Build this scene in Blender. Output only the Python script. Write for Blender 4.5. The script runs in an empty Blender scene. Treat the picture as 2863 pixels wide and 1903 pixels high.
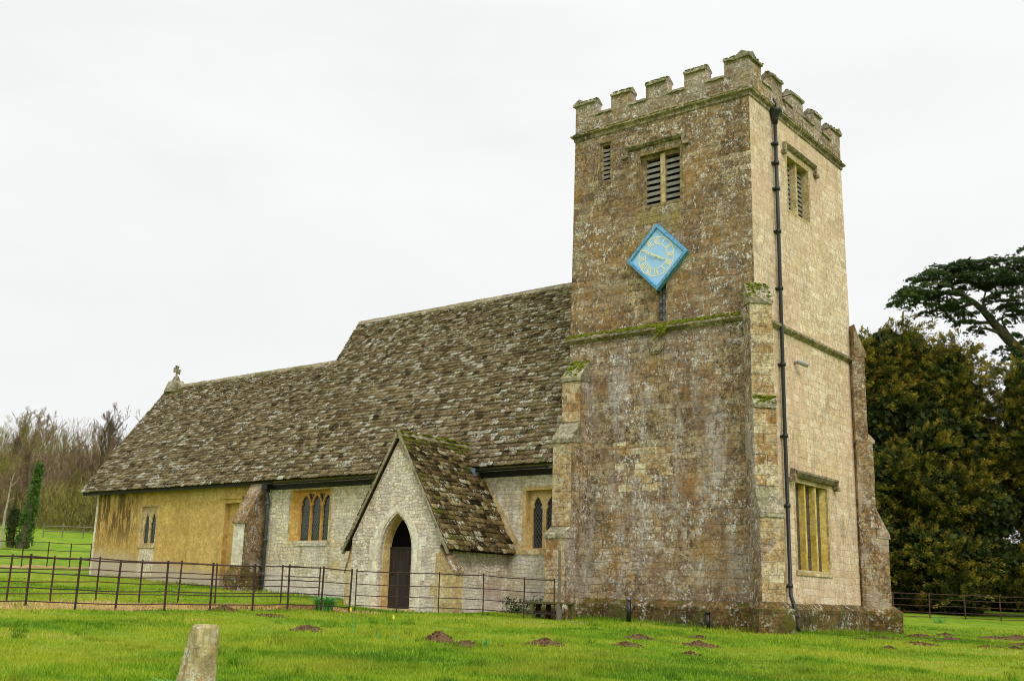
import bpy, math, random
import numpy as np
from mathutils import Vector, Matrix
from mathutils.geometry import tessellate_polygon
R = math.radians
rng = random.Random(7)
nr = np.random.default_rng(11)
SC = bpy.context.scene
COL = SC.collection

# ------------------------------------------------------------------ helpers
def lin(c):
    o = []
    for v in c[:3]:
        v = v / 255.0
        o.append(v / 12.92 if v <= 0.04045 else ((v + 0.055) / 1.055) ** 2.4)
    return (o[0], o[1], o[2], 1.0)

def tag(o, label=None, cat=None, group=None, kind=None):
    if label: o['label'] = label
    if cat: o['category'] = cat
    if group: o['group'] = group
    if kind: o['kind'] = kind
    return o

def empty(name, loc, label=None, cat=None, group=None, rz=0.0):
    o = bpy.data.objects.new(name, None)
    COL.objects.link(o)
    o.empty_display_size = 0.2
    o.location = loc
    o.rotation_euler = (0, 0, rz)
    tag(o, label, cat, group)
    return o

def root_off(parent):
    off = Vector((0, 0, 0))
    p = parent
    while p is not None:
        off += p.location
        p = p.parent
    return off

class MB:
    """collects polygons in world space; build() links them as one mesh"""
    def __init__(s):
        s.v = []; s.f = []; s.c = []
    def add(s, vs, fs, col=None):
        n = len(s.v)
        s.v.extend([tuple(v) for v in vs])
        for f in fs:
            s.f.append(tuple(i + n for i in f)); s.c.append(col)
    def quad(s, a, b, c, d, col=None):
        s.add([a, b, c, d], [(0, 1, 2, 3)], col)
    def box(s, a, b, col=None):
        x0, y0, z0 = a; x1, y1, z1 = b
        s.add([(x0,y0,z0),(x1,y0,z0),(x1,y1,z0),(x0,y1,z0),(x0,y0,z1),(x1,y0,z1),(x1,y1,z1),(x0,y1,z1)],
              [(0,3,2,1),(4,5,6,7),(0,1,5,4),(1,2,6,5),(2,3,7,6),(3,0,4,7)], col)
    def obox(s, c, ax, ay, az, col=None):
        """oriented box: centre and three half vectors"""
        c = Vector(c); ax = Vector(ax); ay = Vector(ay); az = Vector(az)
        vs = [c + i*ax + j*ay + k*az for k in (-1,1) for j in (-1,1) for i in (-1,1)]
        s.add(vs, [(0,2,3,1),(4,5,7,6),(0,1,5,4),(1,3,7,5),(3,2,6,7),(2,0,4,6)], col)
    def prism(s, poly, mp, d0, d1, col=None):
        """poly of (u,v) extruded between depths d0,d1 by mp(u,v,d)"""
        n = len(poly)
        A = [mp(u, v, d0) for u, v in poly]; B = [mp(u, v, d1) for u, v in poly]
        tris = tessellate_polygon([[Vector((u, v, 0)) for u, v in poly]])
        fs = [tuple(t) for t in tris] + [tuple(i + n for i in t[::-1]) for t in tris]
        fs += [(i, (i+1) % n, (i+1) % n + n, i + n) for i in range(n)]
        s.add(A + B, fs, col)
    def panel(s, outline, holes, mp, d0, d1, outer=False, col=None):
        """sheet with holes at depth d0 whose holes get reveals to d1"""
        loops = [outline] + holes
        tris = tessellate_polygon([[Vector((u, v, 0)) for u, v in l] for l in loops])
        flat = [p for l in loops for p in l]
        s.add([mp(u, v, d0) for u, v in flat], [tuple(t) for t in tris], col)
        for l in (holes + ([outline] if outer else [])):
            n = len(l)
            for i in range(n):
                a = l[i]; b = l[(i+1) % n]
                s.quad(mp(a[0],a[1],d0), mp(b[0],b[1],d0), mp(b[0],b[1],d1), mp(a[0],a[1],d1), col)
    def tube(s, pts, rads, n=8, col=None, cap=True):
        pts = [Vector(p) for p in pts]
        if not hasattr(rads, '__len__'): rads = [rads] * len(pts)
        rings = []
        prev = None
        for i, p in enumerate(pts):
            if i == 0: d = pts[1] - p
            elif i == len(pts)-1: d = p - pts[i-1]
            else: d = (pts[i+1] - pts[i-1])
            d.normalize()
            if prev is None:
                a = d.orthogonal().normalized()
            else:
                a = (prev - d * prev.dot(d))
                a = a.normalized() if a.length > 1e-6 else d.orthogonal().normalized()
            prev = a
            b = d.cross(a)
            rings.append([p + rads[i]*(math.cos(t)*a + math.sin(t)*b) for t in [2*math.pi*k/n for k in range(n)]])
        vs = [v for r in rings for v in r]
        fs = []
        for i in range(len(pts)-1):
            for k in range(n):
                fs.append((i*n+k, i*n+(k+1) % n, (i+1)*n+(k+1) % n, (i+1)*n+k))
        if cap:
            fs.append(tuple(range(n))[::-1]); fs.append(tuple((len(pts)-1)*n+k for k in range(n)))
        s.add(vs, fs, col)
    def lump(s, c, r, seed=0, col=None, n=7, m=5, amp=.25):
        rr = random.Random(seed)
        vs = []; fs = []
        for j in range(m+1):
            th = math.pi * j / m
            for i in range(n):
                ph = 2*math.pi*i/n + j*.4
                k = 1 + rr.uniform(-amp, amp)
                vs.append((c[0]+r[0]*k*math.sin(th)*math.cos(ph), c[1]+r[1]*k*math.sin(th)*math.sin(ph), c[2]+r[2]*k*math.cos(th)))
        for j in range(m):
            for i in range(n):
                fs.append((j*n+i, j*n+(i+1) % n, (j+1)*n+(i+1) % n, (j+1)*n+i))
        s.add(vs, fs, col)
    def build(s, name, mat, parent=None, smooth=False, uv=True, fixn=True):
        off = root_off(parent) if parent is not None else Vector((0, 0, 0))
        me = bpy.data.meshes.new(name)
        vs = [(v[0]-off.x, v[1]-off.y, v[2]-off.z) for v in s.v]
        me.from_pydata(vs, [], s.f)
        me.validate()
        if fixn:
            import bmesh
            bm = bmesh.new(); bm.from_mesh(me)
            bmesh.ops.recalc_face_normals(bm, faces=bm.faces[:])
            bm.to_mesh(me); bm.free()
        me.update()
        if uv and len(me.polygons) < 60000:
            ul = me.uv_layers.new(name='UVMap')
            for p in me.polygons:
                nx, ny, nz = p.normal
                hl = math.hypot(nx, ny)
                if hl < 0.45:
                    for li in p.loop_indices:
                        w = s.v[me.loops[li].vertex_index]
                        ul.data[li].uv = (w[0], w[1])
                else:
                    # horizontal tangent, snapped so that neighbouring faces share it
                    tx, ty = -ny/hl, nx/hl
                    if abs(tx) > abs(ty)*0.98:
                        if tx < 0: tx, ty = -tx, -ty
                    elif ty < 0: tx, ty = -tx, -ty
                    for li in p.loop_indices:
                        w = s.v[me.loops[li].vertex_index]
                        ul.data[li].uv = (w[0]*tx + w[1]*ty, w[2])
        if any(c is not None for c in s.c) and len(me.polygons) == len(s.c):
            ca = me.color_attributes.new('tint', 'FLOAT_COLOR', 'CORNER')
            arr = np.empty((len(me.loops), 4), np.float32)
            k = 0
            for p, c in zip(me.polygons, s.c):
                cc = c if c is not None else (0.5, 0.5, 0.5)
                for _ in range(p.loop_total):
                    arr[k] = (cc[0], cc[1], cc[2], 1); k += 1
            ca.data.foreach_set('color', arr.ravel())
        if smooth:
            for p in me.polygons: p.use_smooth = True
        me.materials.append(mat)
        o = bpy.data.objects.new(name, me)
        COL.objects.link(o)
        if parent is not None: o.parent = parent
        return o

def bulk(name, V, F, mat, parent=None, tint=None, rel=True):
    """numpy mesh: V (n,3), F (m,k); tint (m,3) per face"""
    off = np.array(root_off(parent)) if (parent is not None and rel) else np.zeros(3)
    V = np.asarray(V, np.float32) - off.astype(np.float32)
    F = np.asarray(F, np.int32)
    k = F.shape[1]
    me = bpy.data.meshes.new(name)
    me.vertices.add(len(V)); me.vertices.foreach_set('co', V.ravel())
    me.loops.add(F.size); me.loops.foreach_set('vertex_index', F.ravel())
    me.polygons.add(len(F))
    me.polygons.foreach_set('loop_start', np.arange(0, F.size, k, dtype=np.int32))
    me.polygons.foreach_set('loop_total', np.full(len(F), k, np.int32))
    if tint is not None:
        ca = me.color_attributes.new('tint', 'FLOAT_COLOR', 'CORNER')
        t = np.ones((len(F), 4), np.float32); t[:, :3] = tint
        ca.data.foreach_set('color', np.repeat(t, k, axis=0).ravel())
    me.update(); me.validate()
    me.materials.append(mat)
    o = bpy.data.objects.new(name, me)
    COL.objects.link(o)
    if parent is not None: o.parent = parent
    return o

# ------------------------------------------------------------------ node helpers
class NT:
    def __init__(s, mat):
        s.t = mat.node_tree; s.n = s.t.nodes; s.l = s.t.links
    def new(s, ty, **kw):
        n = s.n.new(ty)
        for k, v in kw.items(): setattr(n, k, v)
        return n
    def link(s, a, b): s.l.new(a, b)
    def val(s, sock, v):
        if isinstance(v, bpy.types.NodeSocket): s.link(v, sock)
        else: sock.default_value = v
    def math(s, op, a, b=None, c=None, clamp=False):
        n = s.new('ShaderNodeMath', operation=op); n.use_clamp = clamp
        s.val(n.inputs[0], a)
        if b is not None: s.val(n.inputs[1], b)
        if c is not None: s.val(n.inputs[2], c)
        return n.outputs[0]
    def mix(s, f, a, b, mode='MIX'):
        n = s.new('ShaderNodeMix', data_type='RGBA', blend_type=mode)
        s.val(n.inputs[0], f); s.val(n.inputs[6], a); s.val(n.inputs[7], b)
        return n.outputs[2]
    def noise(s, vec, scale, detail=4, rough=.55, dist=0.0):
        n = s.new('ShaderNodeTexNoise')
        s.link(vec, n.inputs['Vector'])
        n.inputs['Scale'].default_value = scale; n.inputs['Detail'].default_value = detail
        n.inputs['Roughness'].default_value = rough; n.inputs['Distortion'].default_value = dist
        return n.outputs[0]
    def voro(s, vec, scale, rnd=1.0, feature='F1'):
        n = s.new('ShaderNodeTexVoronoi', feature=feature)
        s.link(vec, n.inputs['Vector']); n.inputs['Scale'].default_value = scale
        n.inputs['Randomness'].default_value = rnd
        return n
    def ramp(s, f, stops, interp='LINEAR'):
        n = s.new('ShaderNodeValToRGB'); n.color_ramp.interpolation = interp
        cr = n.color_ramp
        while len(cr.elements) < len(stops): cr.elements.new(0.5)
        for e, (p, c) in zip(cr.elements, stops):
            e.position = p
            e.color = c if hasattr(c, '__len__') else (c, c, c, 1)
        s.link(f, n.inputs[0])
        return n.outputs[0]
    def step(s, f, a, b):
        n = s.new('ShaderNodeMapRange'); n.interpolation_type = 'SMOOTHSTEP'
        s.val(n.inputs[0], f); n.inputs[1].default_value = a; n.inputs[2].default_value = b
        return n.outputs[0]
    def scale(s, vec, v, loc=(0, 0, 0)):
        n = s.new('ShaderNodeMapping'); s.link(vec, n.inputs[0])
        n.inputs['Scale'].default_value = v; n.inputs['Location'].default_value = loc
        return n.outputs[0]
    def sep(s, vec):
        n = s.new('ShaderNodeSeparateXYZ'); s.link(vec, n.inputs[0]); return n.outputs
    def bump(s, h, strength, dist, normal=None):
        n = s.new('ShaderNodeBump'); n.inputs['Strength'].default_value = strength
        n.inputs['Distance'].default_value = dist
        s.link(h, n.inputs['Height'])
        if normal is not None: s.link(normal, n.inputs['Normal'])
        return n.outputs[0]

def base_mat(name, rough=.9, spec=.25):
    m = bpy.data.materials.new(name); m.use_nodes = True
    nt = NT(m)
    b = nt.n['Principled BSDF']
    b.inputs['Roughness'].default_value = rough
    b.inputs['Specular IOR Level'].default_value = spec
    return m, nt, b

def coords(nt):
    tc = nt.new('ShaderNodeTexCoord')
    return tc.outputs['Object'], tc.outputs['UV']

def simple(name, col, rough=.7, spec=.3, var=.25, vscale=6, bump=.2, metal=0):
    m, nt, b = base_mat(name, rough, spec)
    ob, uv = coords(nt)
    n1 = nt.noise(ob, vscale, 5)
    c = lin(col)
    dark = tuple(x*(1-var) for x in c[:3]) + (1,); lite = tuple(min(1, x*(1+var)) for x in c[:3]) + (1,)
    nt.link(nt.ramp(n1, [(.3, dark), (.7, lite)]), b.inputs['Base Color'])
    b.inputs['Metallic'].default_value = metal
    if bump: nt.link(nt.bump(nt.noise(ob, vscale*5, 4), bump, .01), b.inputs['Normal'])
    return m

def stone(name, stones, bw=.42, bh=.2, mortar=.012, mcol=(150,135,105), mortar_amt=.6, patches=None,
          lichen=.5, lcol=(205,200,185), lscale=16, dark=.4, dcol=(60,48,36), orange=.0, ocol=(176,118,40),
          green=0.0, gcol=(92,104,30), gz=None, streak=.3, stcol=(70,52,38), warp=.05, bumpk=.5, white_below=None, tone=1.0, soot=None, zones=(), grainamt=.7):
    """stones: list of colours the blocks are drawn from"""
    m, nt, b = base_mat(name, .93, .15)
    ob, uv = coords(nt)
    xyz = nt.sep(ob)
    # warped wall coordinates
    nv = nt.new('ShaderNodeTexNoise'); nt.link(ob, nv.inputs['Vector']); nv.inputs['Scale'].default_value = 1.7; nv.inputs['Detail'].default_value = 3
    v1 = nt.new('ShaderNodeVectorMath', operation='SUBTRACT'); nt.link(nv.outputs[1], v1.inputs[0]); v1.inputs[1].default_value = (.5, .5, .5)
    v2 = nt.new('ShaderNodeVectorMath', operation='SCALE'); nt.link(v1.outputs[0], v2.inputs[0]); v2.inputs['Scale'].default_value = warp*2.4
    v3 = nt.new('ShaderNodeVectorMath', operation='ADD'); nt.link(uv, v3.inputs[0]); nt.link(v2.outputs[0], v3.inputs[1])
    W = v3.outputs[0]
    br = nt.new('ShaderNodeTexBrick'); nt.link(W, br.inputs['Vector'])
    br.offset = .46; br.squash = 1.35; br.squash_frequency = 3
    br.inputs['Scale'].default_value = 1; br.inputs['Brick Width'].default_value = bw
    br.inputs['Row Height'].default_value = bh; br.inputs['Mortar Size'].default_value = mortar
    br.inputs['Mortar Smooth'].default_value = .5
    br.inputs['Color1'].default_value = (0,0,0,1); br.inputs['Color2'].default_value = (1,1,1,1); br.inputs['Mortar'].default_value = (.5,.5,.5,1)
    joint = br.outputs['Fac']
    cell = br.outputs['Color']
    big = nt.noise(ob, .9, 5, .6, .4)
    f = nt.math('ADD', nt.math('MULTIPLY', cell, .45), nt.math('MULTIPLY', big, .55))
    n = len(stones)
    col = nt.ramp(f, [(.26 + .46*i/(max(1, n-1)), lin(c)) for i, c in enumerate(stones)])
    # fine grain
    grain = nt.noise(ob, 11, 5, .85)
    gr2 = nt.noise(nt.scale(ob, (1, 1, 1), (7, 1, 3)), 5, 5, .75)
    gg = nt.math('ADD', nt.math('MULTIPLY', grain, .6), nt.math('MULTIPLY', gr2, .4))
    col = nt.mix(grainamt, col, nt.ramp(gg, [(.38, .16), (.5, .74), (.61, 1.5)]), 'MULTIPLY')
    col = nt.mix(1, col, (1.16, 1.16, 1.16, 1), 'MULTIPLY')
    for (zc_, z0_, z1_, sv, lo, hi, amt, seed) in zones:
        zn = nt.noise(nt.scale(ob, sv, (seed, seed*1.7, seed*.3)), 1.0, 5, .68)
        zk = nt.math('MULTIPLY', nt.step(xyz[2], z0_-.8, z0_+.8), nt.math('SUBTRACT', 1.0, nt.step(xyz[2], z1_-.8, z1_+.8)))
        col = nt.mix(nt.math('MULTIPLY', nt.math('MULTIPLY', nt.step(zn, lo, hi), zk), amt), col, lin(zc_))
    # joints
    mk = nt.step(nt.noise(nt.scale(ob, (1, 1, 1), (2, 6, 9)), 2.3, 4, .7), .38, .62)
    col = nt.mix(nt.math('MULTIPLY', joint, nt.math('MULTIPLY', nt.math('ADD', .25, nt.math('MULTIPLY', mk, .75)), mortar_amt)), col, lin(mcol))
    if patches:
        for (pc, ps, lo, hi, seed, amt) in patches:
            pn = nt.noise(nt.scale(ob, (1, 1, .8), (seed, seed*2.3, seed*.7)), ps, 4, .6, .6)
            col = nt.mix(nt.math('MULTIPLY', nt.step(pn, lo, hi), amt), col, lin(pc))
    if streak:
        sn = nt.noise(nt.scale(ob, (2.6, 2.6, .22)), 1.0, 5, .65)
        col = nt.mix(nt.math('MULTIPLY', nt.step(sn, .5, .72), streak), col, lin(stcol))
    if dark:
        dn = nt.noise(ob, 9, 6, .75)
        dm = nt.noise(nt.scale(ob, (1, 1, .6), (4, 1, 8)), .7, 3)
        k = nt.math('MULTIPLY', nt.step(dn, .47, .62), nt.math('MULTIPLY', nt.step(dm, .3, .65), dark))
        col = nt.mix(k, col, lin(dcol))
    if orange:
        on = nt.noise(nt.scale(ob, (1, 1, 1), (9, 3, 2)), 7, 5, .7)
        om = nt.noise(nt.scale(ob, (1, 1, .5), (1, 7, 3)), .6, 2)
        k = nt.math('MULTIPLY', nt.step(on, .52, .63), nt.math('MULTIPLY', nt.step(om, .38, .62), orange))
        col = nt.mix(k, col, lin(ocol))
    if lichen:
        ln = nt.noise(nt.scale(ob, (1, 1, .55), (12, 4, 6)), 1.1, 6, .75)
        n3 = nt.noise(nt.scale(ob, (1, 1, 1), (2, 9, 1)), lscale*1.15, 5, .8)
        n4 = nt.noise(nt.scale(ob, (1, 1, 1), (8, 2, 4)), lscale*.33, 4, .7)
        spots = nt.step(nt.math('ADD', nt.math('MULTIPLY', n3, .65), nt.math('MULTIPLY', n4, .35)), .52, .595)
        k = nt.math('MULTIPLY', spots, nt.math('MULTIPLY', nt.math('ADD', .25, nt.math('MULTIPLY', nt.step(ln, .4, .6), .75)), lichen))
        col = nt.mix(k, col, lin(lcol))
    z = xyz[2]
    if white_below is not None:
        (L0, xr, sl, wd_, wc, amt) = white_below
        wn = nt.noise(ob, 1.1, 6, .75)
        lev = nt.math('ADD', nt.math('MULTIPLY', nt.math('SUBTRACT', xr, xyz[0]), sl), L0)
        q = nt.math('ADD', nt.math('SUBTRACT', z, lev), nt.math('MULTIPLY', nt.math('SUBTRACT', wn, .5), wd_*3))
        k = nt.math('MULTIPLY', nt.math('SUBTRACT', 1.0, nt.step(q, -wd_, wd_)), amt)
        col = nt.mix(k, col, lin(wc))
    if green:
        gn = nt.noise(nt.scale(ob, (1, 1, 1), (5, 5, 1)), 2.2, 5, .7)
        g = nt.step(gn, .42, .62)
        if gz is not None:
            g = nt.math('MULTIPLY', g, nt.step(nt.math('SUBTRACT', gz[0], z), 0, gz[1]))
        col = nt.mix(nt.math('MULTIPLY', g, green), col, lin(gcol))
    if soot is not None:
        # long dark drip stains below the eaves, a real water mark on the paint
        sx0, sx1, sz, sl = soot
        dn = nt.noise(nt.scale(ob, (3.6, 3.6, .7), (3, 0, 0)), 1.0, 6, .8, .6)
        kx = nt.math('MULTIPLY', nt.step(xyz[0], sx0-.6, sx0+.3), nt.math('SUBTRACT', 1.0, nt.step(xyz[0], sx1-.8, sx1+.2)))
        kz = nt.step(nt.math('SUBTRACT', z, nt.math('ADD', sz-sl, nt.math('MULTIPLY', dn, 1.4))), -.3, 1.4)
        col = nt.mix(nt.math('MULTIPLY', nt.math('MULTIPLY', kx, kz), nt.math('MULTIPLY', nt.step(dn, .43, .53), .9)), col, lin((92, 72, 42)))
        t2 = nt.noise(nt.scale(ob, (2, 2, 5)), 1.0, 4, .7)
        col = nt.mix(nt.math('MULTIPLY', nt.step(nt.math('ADD', z, nt.math('MULTIPLY', t2, .3)), sz-.05, sz+.3), .5), col, lin((96, 78, 44)))
    if tone != 1.0: col = nt.mix(1, col, (tone, tone, tone, 1), 'MULTIPLY')
    nt.link(col, b.inputs['Base Color'])
    h = nt.math('ADD', nt.math('MULTIPLY', nt.math('SUBTRACT', 1.0, joint), .5), nt.math('MULTIPLY', nt.noise(ob, 14, 6, .7), .7))
    h = nt.math('ADD', h, nt.math('MULTIPLY', cell, .18))
    nt.link(nt.bump(h, bumpk, .03), b.inputs['Normal'])
    return m

# ------------------------------------------------------------------ materials
M = {}
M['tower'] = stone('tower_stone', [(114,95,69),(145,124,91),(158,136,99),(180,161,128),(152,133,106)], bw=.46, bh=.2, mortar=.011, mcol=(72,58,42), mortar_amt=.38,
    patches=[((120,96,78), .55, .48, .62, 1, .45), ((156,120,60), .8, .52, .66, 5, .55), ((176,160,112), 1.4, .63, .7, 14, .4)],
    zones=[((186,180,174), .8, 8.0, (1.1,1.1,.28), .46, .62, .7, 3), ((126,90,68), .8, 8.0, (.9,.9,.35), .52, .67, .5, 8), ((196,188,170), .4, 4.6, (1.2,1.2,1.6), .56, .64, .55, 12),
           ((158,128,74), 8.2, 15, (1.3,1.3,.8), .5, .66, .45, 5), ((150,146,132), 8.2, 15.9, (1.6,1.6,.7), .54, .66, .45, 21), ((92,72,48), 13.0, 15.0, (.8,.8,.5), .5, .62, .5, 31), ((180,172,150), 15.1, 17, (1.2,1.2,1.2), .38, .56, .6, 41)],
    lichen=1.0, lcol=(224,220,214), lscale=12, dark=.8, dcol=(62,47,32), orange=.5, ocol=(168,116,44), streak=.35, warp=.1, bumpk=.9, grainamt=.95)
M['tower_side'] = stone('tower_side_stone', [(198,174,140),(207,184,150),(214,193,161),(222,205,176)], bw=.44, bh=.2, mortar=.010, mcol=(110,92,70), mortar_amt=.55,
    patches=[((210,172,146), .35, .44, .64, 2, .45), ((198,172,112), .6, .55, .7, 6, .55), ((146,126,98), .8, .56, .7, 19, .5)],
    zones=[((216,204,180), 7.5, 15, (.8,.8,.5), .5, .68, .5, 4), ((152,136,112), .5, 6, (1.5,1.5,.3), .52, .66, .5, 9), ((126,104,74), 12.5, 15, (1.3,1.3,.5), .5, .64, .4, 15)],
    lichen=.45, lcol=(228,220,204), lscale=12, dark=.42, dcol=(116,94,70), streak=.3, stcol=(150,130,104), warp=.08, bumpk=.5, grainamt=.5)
M['buttress'] = stone('buttress_stone', [(150,116,72),(178,150,106),(202,188,150),(176,146,100),(210,200,170)], bw=.5, bh=.27, mortar=.010, mcol=(120,98,68), mortar_amt=.5,
    lichen=.8, lcol=(214,206,192), lscale=13, dark=.6, dcol=(88,66,42), orange=.35, streak=.25, warp=.05, bumpk=.7, grainamt=.8)
M['buttress_grey'] = stone('grey_buttress_stone', [(106,86,60),(136,114,82),(150,128,94),(132,112,88)], bw=.5, bh=.24, mortar=.012, mcol=(86,70,50), mortar_amt=.4,
    patches=[((190,178,158), 1.2, .5, .62, 3, .5)], lichen=1.0, lcol=(210,203,190), lscale=10, dark=.7, dcol=(70,52,34), orange=.4, streak=.25, warp=.08, bumpk=.9, grainamt=.9)
M['plinth'] = stone('plinth_stone', [(74,60,38),(98,80,48),(116,92,54),(92,78,54)], bw=.7, bh=.33, mortar=.014, mcol=(60,50,34), mortar_amt=.6,
    lichen=.9, lcol=(200,194,178), lscale=7, dark=.9, dcol=(40,33,24), orange=.8, ocol=(160,108,34), green=.6, gcol=(84,88,28), streak=.3, warp=.06, bumpk=.9, grainamt=.9)
M['nave'] = stone('nave_rubble', [(194,178,144),(218,206,176),(230,220,198),(218,202,164),(208,196,172)], bw=.27, bh=.115, mortar=.012, mcol=(168,152,124), mortar_amt=.6,
    patches=[((204,168,96), .7, .52, .66, 3, .6), ((206,198,192), .6, .5, .66, 8, .5), ((150,130,98), 2, .58, .68, 21, .4)],
    lichen=.3, dark=.35, dcol=(104,84,56), streak=.35, stcol=(112,96,70), warp=.12, bumpk=.9, white_below=(.75, -12, .05, .4, (214,206,200), .6), grainamt=.6)
M['porch'] = stone('porch_rubble', [(192,176,150),(214,202,180),(228,218,200),(214,200,172)], bw=.24, bh=.10, mortar=.011, mcol=(164,148,122), mortar_amt=.65,
    patches=[((150,104,80), 1.1, .56, .68, 4, .6), ((196,190,182), .7, .52, .66, 8, .5)],
    lichen=.5, dark=.5, dcol=(112,84,62), streak=.15, warp=.13, bumpk=1.0, white_below=(.9, -9, .03, .4, (212,202,190), .4), grainamt=.65)
M['yellow_wall'] = stone('ochre_limewash', [(184,150,84),(198,166,96),(206,174,106)], bw=3, bh=1.3, mortar=.002, mcol=(176,140,70), mortar_amt=.1,
    patches=[((166,134,68), 1.2, .5, .7, 2, .6), ((178,150,92), .7, .5, .66, 7, .5)], lichen=.1, lscale=9, dark=.2, dcol=(140,106,48), streak=.3, stcol=(146,116,60), warp=.05, bumpk=.45,
    white_below=(1.05, -21.5, .10, .35, (184,172,154), .85), soot=(-30.9, -27.4, 4.4, 3.3), grainamt=.5)
M['dressed'] = stone('dressed_limestone', [(172,148,98),(190,168,120),(202,184,142)], bw=.4, bh=.36, mortar=.006, mcol=(140,120,84), mortar_amt=.5,
    lichen=.4, dark=.4, dcol=(124,100,64), streak=.2, stcol=(140,116,78), warp=.01, bumpk=.4, grainamt=.7)
M['belfry'] = stone('belfry_stone', [(112,94,62),(140,120,82),(160,142,102)], bw=.4, bh=.3, mortar=.008, mcol=(84,70,48), mortar_amt=.5,
    lichen=.6, dark=.6, dcol=(80,62,42), orange=.3, streak=.25, warp=.02, bumpk=.6, grainamt=.85)
M['ochre'] = stone('ochre_dressed_stone', [(176,124,54),(190,142,68),(196,158,88)], bw=.5, bh=.5, mortar=.004, mcol=(150,106,50), mortar_amt=.4,
    lichen=.15, dark=.3, dcol=(132,90,42), streak=.25, stcol=(156,108,48), warp=.01, bumpk=.3, grainamt=.5)
M['yellowstone'] = stone('golden_mullion_stone', [(180,150,64),(196,168,82),(206,186,122)], bw=.5, bh=.5, mortar=.004, mcol=(170,142,80), mortar_amt=.3,
    lichen=.2, dark=.3, dcol=(140,116,60), streak=.1, warp=.01, bumpk=.25, grainamt=.5)
M['pale'] = stone('pale_ridge_stone', [(124,114,90),(150,140,114),(164,154,130)], bw=.45, bh=.4, mortar=.01, mcol=(94,86,66), mortar_amt=.6,
    lichen=.5, dark=.5, dcol=(88,80,56), green=.45, gcol=(110,106,54), streak=0, warp=.02, bumpk=.6, grainamt=.8)
M['coping'] = stone('coping_stone', [(132,124,102),(158,148,122),(176,166,142)], bw=.5, bh=.4, mortar=.01, mcol=(80,70,50), mortar_amt=.4,
    lichen=.6, lscale=11, dark=.55, dcol=(72,62,44), green=.3, gcol=(92,104,36), streak=.1, warp=.03, bumpk=.7, grainamt=.9)
M['string'] = stone('string_course_stone', [(120,108,84),(146,132,104),(164,150,122)], bw=.6, bh=.5, mortar=.01, mcol=(72,60,42), mortar_amt=.4,
    lichen=.6, lscale=11, dark=.8, dcol=(72,62,44), green=.15, gcol=(78,90,28), streak=.1, warp=.03, bumpk=.8, grainamt=.9)
M['ochre_pale'] = stone('pale_ochre_stone', [(188,156,96),(202,174,116),(210,188,138)], bw=.5, bh=.4, mortar=.004, mcol=(170,140,86), mortar_amt=.4, lichen=.2, dark=.25, dcol=(150,118,66), streak=.2, stcol=(166,132,76), warp=.01, bumpk=.3, grainamt=.5)
M['arch'] = stone('pale_arch_stone', [(196,186,160),(212,204,182),(222,216,200)], bw=.4, bh=.3, mortar=.006, mcol=(170,156,130), mortar_amt=.5,
    lichen=.4, dark=.3, dcol=(150,130,98), streak=.1, warp=.01, bumpk=.3, grainamt=.45)
M['moss'] = simple('moss', (104,112,26), .95, .1, .55, 9, .9)
M['iron'] = simple('rusty_iron', (74,48,38), .75, .35, .45, 12, .4)
M['iron_dark'] = simple('dark_rusty_iron', (58,40,34), .75, .35, .4, 12, .4)
M['pipe'] = simple('painted_cast_iron', (36,42,40), .45, .4, .25, 5, .1)
M['pipe_grey'] = simple('grey_cast_iron', (74,82,84), .5, .4, .3, 5, .1)
M['gutter'] = simple('black_gutter_iron', (44,40,38), .6, .35, .3, 5, .1)
M['black'] = simple('black_paint', (20,20,22), .4, .5, .15, 5, .05)
M['grey_cap'] = simple('grey_plastic', (110,114,122), .35, .5, .1, 5, 0)
M['wood_grey'] = simple('weathered_wood', (120,112,96), .85, .2, .3, 9, .3)
M['wood_green'] = simple('algae_covered_wood', (96,92,52), .9, .15, .45, 9, .4)
M['wood_dark'] = simple('dark_wet_wood', (50,42,30), .9, .2, .4, 9, .4)
M['soil'] = simple('molehill_soil', (98,76,54), .98, .08, .4, 22, 1.0)
M['lead'] = simple('lead_flashing', (110,124,138), .55, .4, .2, 6, .2)
M['lamp_grey'] = simple('grey_metal', (158,160,156), .45, .5, .1, 6, 0)
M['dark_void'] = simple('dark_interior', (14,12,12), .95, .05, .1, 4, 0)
M['slat'] = simple('louvre_slate', (140,136,126), .8, .25, .3, 8, .3)
M['bark'] = simple('bark', (92,80,60), .95, .1, .4, 7, .8)
M['bark_grey'] = simple('grey_bark', (108,98,84), .95, .1, .35, 7, .6)
M['bark_green'] = simple('mossy_bark', (78,76,46), .95, .1, .35, 7, .6)
M['bark_cedar'] = simple('cedar_bark', (64,62,44), .95, .1, .4, 5, .8)
M['bark_white'] = simple('birch_bark', (168,160,142), .85, .2, .25, 5, .4)
M['stone_marker'] = stone('marker_stone', [(150,134,92),(172,158,118),(186,172,130)], bw=3, bh=3, mortar=.001, mortar_amt=0, lichen=.7, lscale=20, lcol=(216,216,200),
    dark=.7, dcol=(96,84,54), orange=.3, green=.4, gcol=(130,130,60), streak=0, warp=.02, bumpk=.8)

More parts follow.
